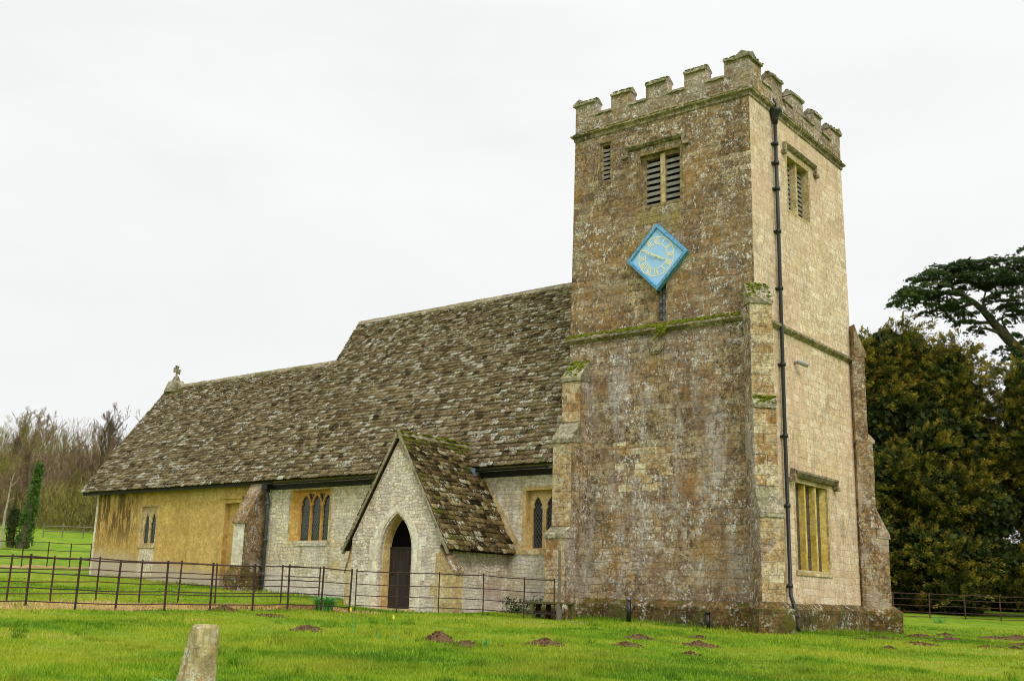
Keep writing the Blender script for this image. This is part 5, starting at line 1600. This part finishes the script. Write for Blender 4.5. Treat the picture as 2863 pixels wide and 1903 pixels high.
# ------------------------------------------------------------------ yew
def spray_tree(centre, base_z, blobs, n_spray, leaves, size, rr_, droop=.0, out=1.0, spread=.45, tipgold=True):
    """leafy sprays set on the surface of overlapping lumpy masses"""
    Vs = []; Fs = []; Ts = []; off = 0
    cs = np.array([b_[:3] for b_ in blobs], float); rs_ = np.array([b_[3:6] for b_ in blobs], float)
    area = (rs_[:, 0]*rs_[:, 2]); cnt = (n_spray*area/area.sum()).astype(int)
    for c, r_, n_ in zip(cs, rs_, cnt):
        d = rr_.normal(size=(n_, 3)); d /= np.linalg.norm(d, axis=1)[:, None]
        rad = 1 - .45*rr_.random(n_)**2.2
        p = c + d*r_*rad[:, None]
        # drop those buried deep in another mass
        keep = np.ones(n_, bool)
        for c2, r2_ in zip(cs, rs_):
            if (c2 == c).all(): continue
            q = np.linalg.norm((p-c2)/r2_, axis=1); keep &= ~(q < .72)
        keep &= p[:, 2] > base_z+.3
        p = p[keep]; d = d[keep]; m_ = len(p)
        if not m_: continue
        # each spray: a fan of leaflets along a short outward-and-up stem
        ax = d*np.array([1, 1, .55]) + np.array([0, 0, .45-droop]) + rr_.normal(size=(m_, 3))*.28
        ax /= np.linalg.norm(ax, axis=1)[:, None]
        sl_ = rr_.uniform(.6, 1.5, m_)*spread*2
        t = rr_.random((m_, leaves))
        side = rr_.normal(size=(m_, leaves, 3))*(.30*spread*(1.15-t))[..., None]
        side[..., 2] *= .6
        P = p[:, None, :] + ax[:, None, :]*(t*sl_[:, None])[..., None] + side
        P[..., 2] -= droop*(t**2)*sl_[:, None]
        dirs = ax[:, None, :] + rr_.normal(size=P.shape)*.55
        dirs /= np.linalg.norm(dirs, axis=2)[..., None]
        e = rr_.normal(size=P.shape); e -= (e*dirs).sum(2)[..., None]*dirs; e /= np.linalg.norm(e, axis=2)[..., None]
        s = size*rr_.uniform(.6, 1.3, P.shape[:2])[..., None]
        V = np.stack([P-dirs*s*.5, P+e*s*.2, P+dirs*s*.5, P-e*s*.2], 2).reshape(-1, 3)
        F = np.arange(len(V)).reshape(-1, 4)+off; off += len(V)
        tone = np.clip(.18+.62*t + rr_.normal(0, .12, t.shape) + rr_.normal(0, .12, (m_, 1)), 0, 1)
        Vs.append(V); Fs.append(F); Ts.append(tone.reshape(-1))
    V = np.vstack(Vs); F = np.vstack(Fs); T = np.concatenate(Ts)
    return V, F, np.c_[T, np.zeros((len(T), 2))]
def lat(base, a, b, z):
    """base xy + lateral a (image right) + depth b"""
    return (base[0]+.785*a-.619*b, base[1]+.619*a+.785*b, z)
yr = np.random.default_rng(5)
def plumes(bl, rr_, k=15):
    out = []
    for b_ in bl:
        c = np.array(b_[:3]); r_ = np.array(b_[3:6])
        n_ = int(k*(r_[0]*r_[2])**.5/2.2)+4
        for i in range(n_):
            d = rr_.normal(size=3); d /= np.linalg.norm(d)
            q = c + d*r_*rr_.uniform(.72, .98)
            h = rr_.uniform(.55, 1.05)
            out.append((q[0], q[1], q[2], h*1.05, h*1.05, h*.8))
    return out
def fans(blobs, base_z, n_fan, rr_, size=.15):
    """layered fans: short boughs standing out of the mass, each a flat spray of small leaves"""
    cs = np.array([b_[:3] for b_ in blobs], float); rs_ = np.array([b_[3:6] for b_ in blobs], float)
    area = rs_[:, 0]*rs_[:, 2]; cnt = (n_fan*area/area.sum()).astype(int)
    out = []
    for c, r_, n_ in zip(cs, rs_, cnt):
        d = rr_.normal(size=(n_, 3)); d /= np.linalg.norm(d, axis=1)[:, None]
        rad = 1 - .5*rr_.random(n_)**1.8
        p = c + d*r_*rad[:, None]*(1+.10*np.sin(d[:, 0]*7+c[0])*np.sin(d[:, 2]*6+c[2]))[:, None]
        keep = p[:, 2] > base_z+.15
        for c2, r2_ in zip(cs, rs_):
            if (c2 == c).all(): continue
            keep &= ~(np.linalg.norm((p-c2)/r2_, axis=1) < .5)
        p = p[keep]; d = d[keep]; rad = rad[keep]; m_ = len(p)
        if not m_: continue
        K = 88
        ax = d*np.array([1, 1, .35]) + rr_.normal(size=(m_, 3))*.25 + np.array([0, 0, .42]); ax /= np.linalg.norm(ax, axis=1)[:, None]
        sd = np.cross(ax, np.array([0, 0, 1.0])); sd /= np.linalg.norm(sd, axis=1)[:, None]+1e-6
        L = rr_.uniform(.5, 1.25, m_); tb_ = rr_.normal(0, .09)
        t = rr_.random((m_, K))**.8; w = rr_.normal(size=(m_, K))*.21*(1.15-t*.85)
        P = p[:, None] + ax[:, None]*(t*L[:, None])[..., None] + sd[:, None]*(w*L[:, None])[..., None]
        P[..., 2] += rr_.normal(size=(m_, K))*.07 - .34*L[:, None]*t**2 - np.abs(w)*.25 + .12*t
        dr = ax[:, None]*1.0 + sd[:, None]*np.sign(w)[..., None]*.5 + rr_.normal(size=P.shape)*.22
        dr /= np.linalg.norm(dr, axis=2)[..., None]
        e = rr_.normal(size=P.shape)*np.array([1, 1, .6]); e -= (e*dr).sum(2)[..., None]*dr; e /= np.linalg.norm(e, axis=2)[..., None]
        s_ = size*rr_.uniform(.6, 1.35, P.shape[:2])[..., None]
        V = np.stack([P-dr*s_*.5, P+e*s_*.17, P+dr*s_*.5, P-e*s_*.17], 2).reshape(-1, 3)
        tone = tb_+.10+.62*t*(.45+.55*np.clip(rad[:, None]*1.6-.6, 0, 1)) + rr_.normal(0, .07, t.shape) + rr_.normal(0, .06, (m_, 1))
        out.append((V, np.clip(tone, 0, 1).reshape(-1)))
    V = np.vstack([o_[0] for o_ in out]); T = np.concatenate([o_[1] for o_ in out])
    return V, np.arange(len(V)).reshape(-1, 4), np.c_[T, np.zeros((len(T), 2))]
def yew(base, blobs, n_fan, label, trunks):
    z0 = gz(*base)
    y0 = empty('yew_tree', (base[0], base[1], z0), label, 'tree', 'dark yew trees right of the tower')
    bl_ = [lat(base, a, b, z)+(r, r*.95, h) for (a, b, z, r, h) in blobs]
    pl_ = plumes(bl_, yr)
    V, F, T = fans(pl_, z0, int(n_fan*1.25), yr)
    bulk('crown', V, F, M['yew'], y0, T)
    cs = []
    for b_ in bl_:
        d = yr.normal(size=(5200, 3)); d /= np.linalg.norm(d, axis=1)[:, None]
        cs.append(np.array(b_[:3]) + d*np.array(b_[3:6])*(.8*yr.random((5200, 1))**.33))
    cs = np.vstack(cs); cs = cs[cs[:, 2] > z0+.2]
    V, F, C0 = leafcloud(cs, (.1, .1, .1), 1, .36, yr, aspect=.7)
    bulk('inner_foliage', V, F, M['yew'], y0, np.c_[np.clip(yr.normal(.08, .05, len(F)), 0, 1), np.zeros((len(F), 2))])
    mb = MB()
    for (a, b, a2, b2, r_) in trunks:
        mb.tube([lat(base, a, b, z0-.2), lat(base, a*.6+a2*.4, b, z0+2.2), lat(base, a2, b2, z0+7)], [r_*1.25, r_, r_*.5], 9)
    mb.build('trunk', M['bark'], y0)
YB = (-4.6, 34.5)
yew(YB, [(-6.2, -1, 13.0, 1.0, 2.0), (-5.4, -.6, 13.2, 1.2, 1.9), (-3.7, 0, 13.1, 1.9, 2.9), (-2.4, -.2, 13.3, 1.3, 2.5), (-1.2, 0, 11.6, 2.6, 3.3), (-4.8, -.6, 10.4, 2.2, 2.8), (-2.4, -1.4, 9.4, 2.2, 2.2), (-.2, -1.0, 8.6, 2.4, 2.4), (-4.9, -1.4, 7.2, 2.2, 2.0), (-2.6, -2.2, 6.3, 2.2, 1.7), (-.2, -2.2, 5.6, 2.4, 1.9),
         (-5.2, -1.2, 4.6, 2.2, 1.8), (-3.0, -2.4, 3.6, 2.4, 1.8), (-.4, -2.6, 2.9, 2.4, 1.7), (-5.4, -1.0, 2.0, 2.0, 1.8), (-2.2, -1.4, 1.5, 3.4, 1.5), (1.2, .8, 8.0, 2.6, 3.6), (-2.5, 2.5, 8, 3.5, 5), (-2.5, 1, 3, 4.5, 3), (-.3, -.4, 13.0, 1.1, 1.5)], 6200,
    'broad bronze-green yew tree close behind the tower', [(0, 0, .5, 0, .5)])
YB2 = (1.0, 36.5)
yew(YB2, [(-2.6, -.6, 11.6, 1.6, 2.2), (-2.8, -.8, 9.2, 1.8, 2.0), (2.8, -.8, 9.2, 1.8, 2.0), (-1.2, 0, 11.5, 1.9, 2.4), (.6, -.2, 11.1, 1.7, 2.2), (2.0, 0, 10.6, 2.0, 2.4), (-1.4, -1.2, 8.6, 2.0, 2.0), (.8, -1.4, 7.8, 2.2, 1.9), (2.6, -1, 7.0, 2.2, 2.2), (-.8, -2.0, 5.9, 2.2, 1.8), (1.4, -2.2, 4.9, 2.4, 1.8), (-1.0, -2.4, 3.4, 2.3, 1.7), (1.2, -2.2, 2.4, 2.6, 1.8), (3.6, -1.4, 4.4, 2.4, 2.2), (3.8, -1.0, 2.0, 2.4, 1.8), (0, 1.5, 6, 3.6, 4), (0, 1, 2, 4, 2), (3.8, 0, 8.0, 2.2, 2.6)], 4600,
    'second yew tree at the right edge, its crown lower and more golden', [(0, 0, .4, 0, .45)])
hb = np.random.default_rng(3)
hcs = [lat((-2, 46), a, hb.uniform(-1.5, 1.5), 0)[:2]+(hb.uniform(.2, 3.2)+.3,) for a in hb.uniform(-9, 16, 700)]
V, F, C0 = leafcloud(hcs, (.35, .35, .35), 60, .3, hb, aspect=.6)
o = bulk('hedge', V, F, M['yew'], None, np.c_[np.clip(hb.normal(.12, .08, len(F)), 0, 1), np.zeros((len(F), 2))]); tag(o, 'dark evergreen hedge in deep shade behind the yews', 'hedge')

# ------------------------------------------------------------------ cedar
CB = (-6.15, 57.95)
cd = empty('cedar_tree', (lat(CB, 1.6, 0, 0)[0], lat(CB, 1.6, 0, 0)[1], gz(-6, 58)), 'tall leaning cedar with flat dark foliage layers behind the yew', 'tree')
mb = MB()
CZO = -.2
tp_ = [(1.6, 0, .3), (1.2, 0, 8), (.8, 0, 14), (.3, 0, 17.8), (-.4, 0, 19.3), (-1.4, 0, 20.4), (-2.2, 0, 21.4), (-2.8, 0, 22.2), (-3.5, 0, 22.9), (-4.3, .1, 23.5), (-5.4, .2, 23.9)]
mb.tube([lat(CB, p[0], p[1], p[2]+CZO) for p in tp_], [.65, .52, .45, .42, .39, .35, .3, .25, .2, .14, .06], 10)
limbs = [[(-2.8, 0, 22.2), (-2.75, .2, 22.8), (-2.6, .3, 23.4), (-2.2, .5, 24.4)], [(-1.0, 0, 20.2), (-1.3, .1, 21.0), (-1.55, .2, 21.9)], [(-1.6, 0, 20.6), (-3.0, -.3, 20.9), (-3.6, -.4, 20.6)],
         [(-2.2, 0, 21.4), (-3.1, .2, 21.45), (-3.9, .5, 21.5)], [(-4.3, .1, 23.5), (-6.2, 0, 23.6), (-8.6, .3, 23.2)], [(-3.5, 0, 22.9), (-5, .4, 22.4), (-6.4, .6, 22.3)],
         [(-.2, 0, 19.0), (-1.2, -.2, 19.3), (-1.9, -.3, 19.4)], [(.3, 0, 17.8), (1.2, 0, 19.0), (3, .3, 20)], [(-2.4, .4, 24.0), (-1, .6, 24.9), (1.0, .8, 25.4), (2.5, .9, 26.4)], [(.8, 0, 14), (2.2, .2, 17), (4.6, .3, 18.6)],
         [(.9, 0, 13), (2.5, .5, 19), (3.2, .6, 25), (3.5, .6, 27.5)], [(-2.4, .4, 24), (-4.2, .5, 25.0), (-6.2, .4, 24.7)]]
for L in limbs:
    n = len(L); mb.tube([lat(CB, p[0], p[1], p[2]+CZO) for p in L], [.17-.14*k/(n-1) for k in range(n)], 7)
mb.build('trunk', M['bark_cedar'], cd)
plates = [(-8.7,22.9,1.2,.35),(-7.9,23.3,1.5,.35),(-7.2,23.7,1.7,.35),(-6.0,23.2,1.6,.5),(-6.9,24.7,1.4,.25),(-5.8,25.2,1.5,.35),(-4.6,25.4,1.6,.4),(-3.4,25.6,1.7,.4),(-1.6,25.8,1.9,.4),(-.2,25.5,1.6,.4),(-4.4,24.4,1.9,.5),(-2.6,24.7,2.0,.5),(-1.0,24.4,1.8,.5),(.6,24.6,1.8,.5),
          (-5.0,22.5,1.5,.4),(-6.3,22.3,1.2,.3),(-4.1,21.9,1.1,.3),(-1.4,23.4,1.3,.35),(-.5,22.9,1.2,.3),(-.1,22.2,1.3,.22),(-1.0,22.6,.8,.25),(-1.7,19.4,.7,.15),(-.6,18.9,1.1,.2),(.4,18.7,1.2,.2),(.1,19.9,.9,.25),(-3.4,20.9,.8,.2),(-4.4,21.4,.9,.25),(-.6,20.5,.6,.5),(.0,20.0,.5,.5),(-1.2,21.3,.4,.5),
          (1.6,26.9,1.3,.3),(.7,27.0,.8,.3),(2.2,26.0,1.5,.4),(2.5,24.2,1.9,.5),(4.0,25.4,1.8,.4),(4.2,22.8,1.8,.4),(3.2,20.4,1.5,.3),(4.8,19.2,1.4,.3),(5.2,27.2,1.5,.4),(3.5,28.6,1.4,.4)]
cr_ = np.random.default_rng(9)
Vs = []; Fs = []; Ts = []; off = 0
for (a, z, r_, hh) in plates:
    z += CZO
    for b in ((0.0,) if r_ < 1 else (-.8, .9)):
        n_ = int(300*r_*r_*(1 if b == 0 else .6)) + 90
        ang = cr_.uniform(0, 2*np.pi, n_); q = np.sqrt(cr_.random(n_))*r_*(1+.22*np.sin(ang*3+a)+.15*np.sin(ang*7+z))
        aa = a + q*np.cos(ang); bb = b + q*np.sin(ang)*.9
        ci = cr_.integers(0, max(4, n_//20), n_); aa = aa[ci] + cr_.normal(0, .17, n_); bb = bb[ci] + cr_.normal(0, .17, n_); q = np.hypot(aa-a, bb-b)
        zz = z + hh*.9*(1-(q/r_)**2)*.5 + cr_.normal(0, .06, n_) - .18*(q/r_)**2 + .12*np.sin(aa*3+bb*2)
        P = np.stack([CB[0]+.785*aa-.619*bb, CB[1]+.619*aa+.785*bb, zz], 1)
        d = cr_.normal(size=(n_, 3))*np.array([1, 1, .45]); d[:, 2] += .25; d /= np.linalg.norm(d, axis=1)[:, None]
        e = cr_.normal(size=(n_, 3)); e -= (e*d).sum(1)[:, None]*d; e /= np.linalg.norm(e, axis=1)[:, None]
        s = .27*cr_.uniform(.6, 1.4, n_)[:, None]
        V = np.stack([P-d*s*.5, P+e*s*.2, P+d*s*.5, P-e*s*.2], 1).reshape(-1, 3)
        Vs.append(V); Fs.append(np.arange(len(V)).reshape(-1, 4)+off); off += len(V)
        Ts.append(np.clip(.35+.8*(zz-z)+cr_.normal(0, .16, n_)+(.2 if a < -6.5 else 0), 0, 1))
T = np.concatenate(Ts)
bulk('crown', np.vstack(Vs), np.vstack(Fs), M['cedar'], cd, np.c_[T, np.zeros((len(T), 2))])

# ------------------------------------------------------------------ bare trees
def bare_tree(seed, H, spread=.5, levels=5, r0=.22, lean=(0, 0), twigw=.022, up=.35, first=.25, nchild=(3, 5), trunkfrac=.6):
    """returns limb MB geometry (local) and twig arrays"""
    rr_ = random.Random(seed)
    mb = MB(); tw_ = []
    def grow(p, d, L, r_, lv):
        n = 4 if lv < 2 else 3
        pts = [p]; dd2 = d.copy()
        for k in range(n):
            dd2 = (dd2 + Vector((rr_.gauss(0, .12), rr_.gauss(0, .12), rr_.gauss(.03, .08)))*(1 if lv else .5)).normalized()
            pts.append(pts[-1]+dd2*L/n)
        if lv < 3:
            mb.tube(pts, [r_*(1-.55*k/n) for k in range(n+1)], 6 if lv == 0 else 4, cap=False)
        else:
            for a, b in zip(pts[:-1], pts[1:]): tw_.append((a, b, max(twigw, r_*1.6)))
        if lv >= levels: return
        nc = rr_.randint(*nchild) + (6 if lv == 0 else 0)
        for c in range(nc):
            f = first + (1-first)*(c+rr_.random())/nc if lv == 0 else .25+.75*(c+rr_.random())/nc
            i = min(n-1, int(f*n)); q = pts[i].lerp(pts[i+1], f*n-i)
            az = rr_.uniform(0, 6.283)
            side = Vector((math.cos(az), math.sin(az), 0))
            base = pts[i+1]-pts[i]; base.normalize()
            k = rr_.uniform(.55, 1.0)*spread*1.6
            nd = (base + side*k + Vector((0, 0, up*rr_.random()))).normalized()
            LL = L*rr_.uniform(.42, .68)*(1.15-.5*f if lv == 0 else 1)*(1 if lv else trunkfrac)
            grow(q, nd, LL, r_*(1-.55*f)*.55, lv+1)
    grow(Vector((0, 0, -.3)), Vector((lean[0], lean[1], 1)).normalized(), H, r0, 0)
    A = np.array([t[0][:] for t in tw_]); Bq = np.array([t[1][:] for t in tw_]); w_ = np.array([t[2] for t in tw_])[:, None]
    d = Bq-A; rv = np.random.default_rng(seed).normal(size=d.shape); s = np.cross(d, rv); s /= np.linalg.norm(s, axis=1)[:, None]+1e-9
    V = np.stack([A-s*w_*.5, A+s*w_*.5, Bq+s*w_*.4, Bq-s*w_*.4], 1).reshape(-1, 3)
    F = np.arange(len(V)).reshape(-1, 4)
    return mb, V, F

def place_bare(name, x, y, protoargs, label, barkm, tone, cat='tree', extra=None):
    z = gz(x, y)
    t = empty(name, (x, y, z), label, cat)
    mb, V, F = bare_tree(**protoargs)
    mb.v = [(v[0]+x, v[1]+y, v[2]+z) for v in mb.v]
    mb.build('trunk', barkm, t, uv=False, fixn=False)
    tn = np.clip(nr.normal(tone, .12, len(F)), 0, 1)
    bulk('crown', V+np.array([x, y, z]), F, M['twig'], t, np.c_[tn, np.zeros((len(F), 2))])
    return t
# the wood: one mass of many trees on the rise
protos = [bare_tree(seed=41+i, H=h, spread=s, r0=.2, twigw=.035, first=f_, nchild=(3, 5)) for i, (h, s, f_) in enumerate([(13, .45, .22), (12, .55, .3), (14, .35, .2), (11, .6, .15), (13, .5, .35)])]
Vs = []; Fs = []; Ts = []; off = 0
pmesh = []
for (mb, V, F) in protos:
    q = [f for f in mb.f]
    PF_ = np.array([f if len(f) == 4 else (f[0], f[1], f[2], f[2]) for f in q])
    pmesh.append((np.array(mb.v), PF_, V, F))
wr = np.random.default_rng(77)
k = 0
for row, (d0, n_) in enumerate(((103, 15), (109, 17), (116, 18), (124, 20), (133, 20), (143, 20))):
    for i in range(n_):
        az = R(38.25) + R(9.0 + (32-9)*(i+wr.uniform(.1, .9))/n_)
        dd_ = d0 + wr.uniform(-4, 4)
        x = 12.65-math.sin(az)*dd_; y = -26.63+math.cos(az)*dd_
        z = gz(x, y); sc2 = wr.uniform(.66, 1.0)*(.62 if row < 2 else .68); ro = wr.uniform(0, 6.28)
        V1, F1, V2, F2 = pmesh[k % 5]; k += 1
        c_, s_ = math.cos(ro), math.sin(ro); Rm = np.array([[c_, -s_, 0], [s_, c_, 0], [0, 0, 1]])
        kind = wr.random()
        fl_ = (i+.5)/n_      # 1 = far left of the picture
        kind = kind*.6 + .4*fl_
        tone = .12 if kind < .3 else (.36 if kind < .5 else (.62 if kind < .66 else .85))
        for (Vq, Fq, tt) in ((V1, F1, .05), (V2, F2, tone)):
            V = (Vq*sc2)@Rm.T*np.array([.8, .8, 1]) + np.array([x, y, z]); Vs.append(V); Fs.append(Fq+off); off += len(V)
            Ts.append(np.clip(wr.normal(tt, .09, len(Fq)), 0, 1))
# undergrowth twigs between the trunks
NU = 230000
az = R(38.25)+R(wr.uniform(8.5, 32, NU) if False else 0)+np.radians(wr.uniform(8.5, 32, NU)); dd_ = wr.uniform(100, 148, NU)
x = 12.65-np.sin(az)*dd_; y = -26.63+np.cos(az)*dd_
hmax = 3.2+2.6*np.sin(x*.13)+2.2*np.sin(y*.21+1) + 4.5*(dd_ > 118)
z = vgz(x, y)+wr.random(NU)**1.1*np.maximum(2.2, hmax*.85+.6)
A = np.stack([x, y, z], 1); d = wr.normal(size=(NU, 3))*np.array([.45, .45, .3])+np.array([0, 0, .8]); d /= np.linalg.norm(d, axis=1)[:, None]
s = np.cross(d, wr.normal(size=(NU, 3))); s /= np.linalg.norm(s, axis=1)[:, None]
L_ = wr.uniform(.3, .85, NU)[:, None]
V = np.stack([A-d*L_*.5-s*.017, A-d*L_*.5+s*.017, A+d*L_*.5+s*.012, A+d*L_*.5-s*.012], 1).reshape(-1, 3)
Vs.append(V); Fs.append(np.arange(len(V)).reshape(-1, 4)+off); off += len(V)
pt = .2+.35*(np.degrees(az-R(38.25))-8)/22+.25*np.sin(x*.17+1)*np.sin(y*.11) + .25*(np.sin(x*.4)*np.sin(y*.33) > .35)
Ts.append(np.clip(wr.normal(0, .1, NU)+pt, 0, 1))
T = np.concatenate(Ts)
o = bulk('woodland', np.vstack(Vs), np.vstack(Fs), M['twig'], None, np.c_[T, np.zeros((len(T), 2))])
tag(o, kind='stuff', label='leafless brown and olive wood on the rising field far left')

# single trees in front of the wood
place_bare('bare_tree', -79.5, 29.0, dict(seed=3, H=8.8, spread=.42, r0=.3, twigw=.03, first=.45, nchild=(3, 5)), 'tall dark bare tree with a crooked limb beside the chancel roof edge', M['bark_green'], .1)
place_bare('bare_tree', -66.5, 22.6, dict(seed=14, H=5.6, spread=.4, r0=.34, twigw=.03, first=.25, nchild=(3, 4)), 'stout pollard-like bare tree at the wood edge next to the wooden fence', M['bark_green'], .5)
place_bare('bare_tree', -55.5, 6.2, dict(seed=22, H=6.2, spread=.6, r0=.16, twigw=.03, first=.2, nchild=(3, 5)), 'spreading olive-green bare tree at the left picture edge', M['bark_green'], .8)
place_bare('bare_tree', -72.5, 19.5, dict(seed=29, H=6.6, spread=.5, r0=.18, twigw=.03, first=.15, nchild=(3, 5)), 'reddish-brown bare tree just right of the ivy-clad trunk', M['bark'], .3)
# birch
bt = empty('birch_tree', (-46.92, 4.2, gz(-46.92, 4.2)), 'slender white-trunked birch at the left edge', 'tree')
mb = MB()
mb.tube([(-46.92, 4.26, 2.3), (-46.52, 4.05, 4.38), (-46.34, 4.03, 4.96), (-46.06, 3.92, 5.9), (-45.9, 3.95, 6.5), (-45.85, 3.8, 7.0)], [.075, .065, .05, .035, .02, .008], 8)
mb.tube([(-46.34, 4.03, 4.9), (-46.2, 4.1, 5.05), (-46.09, 4.24, 5.15)], [.03, .02, .01], 6)
mb.tube([(-46.15, 3.95, 5.7), (-45.95, 4.1, 5.95), (-45.8, 4.25, 6.3)], [.04, .03, .01], 6)
mb.build('trunk', M['bark_white'], bt)
_, V, F = bare_tree(seed=60, H=5.0, spread=.5, r0=.05, twigw=.022, first=.1, nchild=(3, 4))
bulk('crown', V*np.array([1, 1, .9])+np.array([-46.1, 3.95, 4.6]), F, M['twig'], bt, np.c_[np.clip(nr.normal(.6, .15, len(F)), 0, 1), np.zeros((len(F), 2))])
# ivy-clad trunk
it = empty('ivy_tree', (-47.09, 5.48, gz(-47.09, 5.48)), 'leaning trunk thickly clad in bright green ivy behind the far field fence', 'tree')
ipts = [(-47.09, 5.48, 2.3), (-46.8, 5.46, 3.32), (-46.34, 5.39, 4.78), (-45.95, 5.31, 6.06), (-45.66, 5.24, 7.1)]
mb = MB(); mb.tube(ipts, [.3, .24, .18, .12, .05], 8)
mb.tube([(-46.6, 5.5, 3.7), (-46.42, 5.62, 3.85), (-46.1, 5.8, 3.95), (-45.95, 5.86, 4.35)], [.06, .05, .035, .015], 6)
mb.build('trunk', M['bark_grey'], it)
cs = []
for k in range(170):
    f = nr.random()**.85*4*.97; i = int(f); a = Vector(ipts[i]); b = Vector(ipts[i+1]); p = a.lerp(b, f-i)
    rad = nr.uniform(.1, .36)*(1.3-f/3.6) if f > .5 else .2
    th_ = nr.uniform(0, 6.28); cs.append((p.x+rad*math.cos(th_), p.y+rad*math.sin(th_), p.z))
V, F, C0 = leafcloud(cs, (.1, .1, .14), 38, .11, nr, aspect=.8)
bulk('ivy', V, F, M['ivy'], it, np.c_[np.clip(nr.normal(.5, .22, len(F)), 0, 1), np.zeros((len(F), 2))])
_, V, F = bare_tree(seed=61, H=4.0, spread=.5, r0=.05, twigw=.022, first=.1, nchild=(3, 4))
bulk('crown', V+np.array([-45.9, 5.3, 5.6]), F, M['twig'], it, np.c_[np.clip(nr.normal(.3, .12, len(F)), 0, 1), np.zeros((len(F), 2))])
# short ivy stump
i2 = empty('ivy_tree', (-47.53, 5.12, gz(-47.53, 5.12)), 'short dark ivy-covered trunk between the birch and the bright ivy tree', 'tree')
mb = MB(); mb.tube([(-47.53, 5.12, 2.3), (-47.25, 4.94, 3.88), (-47.14, 4.87, 4.5), (-47.0, 4.8, 5.6)], [.2, .15, .1, .03], 7); mb.build('trunk', M['bark_green'], i2)
cs = [(-47.53+.4*f+nr.normal(0, .12), 5.12-.25*f+nr.normal(0, .12), 2.6+2.0*f) for f in nr.random(70)]
V, F, C0 = leafcloud(cs, (.09, .09, .12), 34, .1, nr, aspect=.8)
bulk('ivy', V, F, M['ivy_dark'], i2, np.c_[np.clip(nr.normal(.4, .22, len(F)), 0, 1), np.zeros((len(F), 2))])

# ------------------------------------------------------------------ sky, sun, camera
wd = bpy.data.worlds.new('World'); SC.world = wd; wd.use_nodes = True
nt = NT(wd); bg_ = nt.n['Background']
sky = nt.new('ShaderNodeTexSky', sky_type='NISHITA'); sky.sun_disc = False
SUN_EL = R(42); SUN_AZ = math.atan2(.86, -.5)   # measured from +Y towards +X
sky.sun_elevation = SUN_EL; sky.sun_rotation = SUN_AZ; sky.dust_density = 4
tc = nt.new('ShaderNodeTexCoord')
gv = tc.outputs['Generated']; sz = nt.sep(gv)
cl = nt.noise(nt.scale(gv, (1, 1, 2.2)), 1.6, 5, .5)
cl2 = nt.noise(nt.scale(gv, (1, 1, 3), (3, 1, 2)), 4, 4, .5)
# overcast deck: brighter towards the zenith, as a real overcast sky is
grad = nt.ramp(sz[2], [(0.0, (9.3, 9.33, 9.3, 1)), (.5, (10.0, 10.05, 10.0, 1)), (1.0, (24, 24, 24, 1))])
nn_ = nt.math('ADD', nt.math('MULTIPLY', cl, .7), nt.math('MULTIPLY', cl2, .3))
cloud = nt.mix(1, grad, nt.ramp(nn_, [(.3, (.85, .855, .86, 1)), (.5, (.98, .985, .98, 1)), (.7, (1.05, 1.05, 1.05, 1))]), 'MULTIPLY')
nt.link(nt.mix(.95, sky.outputs[0], cloud), bg_.inputs[0])
bg_.inputs[1].default_value = .1
sl_ = bpy.data.lights.new('sun', 'SUN'); sl_.energy = 1.45; sl_.angle = R(14); sl_.color = (1, .96, .9)
so_ = bpy.data.objects.new('sun', sl_); COL.objects.link(so_)
dv = Vector((math.sin(SUN_AZ)*math.cos(SUN_EL), math.cos(SUN_AZ)*math.cos(SUN_EL), math.sin(SUN_EL)))
so_.rotation_euler = dv.to_track_quat('Z', 'Y').to_euler(); so_.location = (20, -20, 30)

cam = bpy.data.cameras.new('camera'); co = bpy.data.objects.new('camera', cam); COL.objects.link(co)
yw, pt_, ro = R(38.25515553786445), R(13.198187), R(-1.58457817)
fwd = Vector((-math.sin(yw)*math.cos(pt_), math.cos(yw)*math.cos(pt_), math.sin(pt_)))
right = Vector((math.cos(yw), math.sin(yw), 0)); upv = right.cross(fwd)
r_2 = math.cos(ro)*right - math.sin(ro)*upv; u_2 = math.sin(ro)*right + math.cos(ro)*upv
mt = Matrix(((r_2.x, u_2.x, -fwd.x, 12.6506), (r_2.y, u_2.y, -fwd.y, -26.6252), (r_2.z, u_2.z, -fwd.z, .5467), (0, 0, 0, 1)))
co.matrix_world = mt
cam.sensor_width = 36; cam.sensor_fit = 'HORIZONTAL'; cam.lens = 38.5257; cam.clip_end = 3000; cam.clip_start = .1
SC.camera = co
SC.view_settings.view_transform = 'Standard'; SC.view_settings.look = 'None'; SC.view_settings.exposure = 0; SC.view_settings.gamma = 1
SC.cycles.use_denoising = True
SC.cycles.filter_width = 1.0
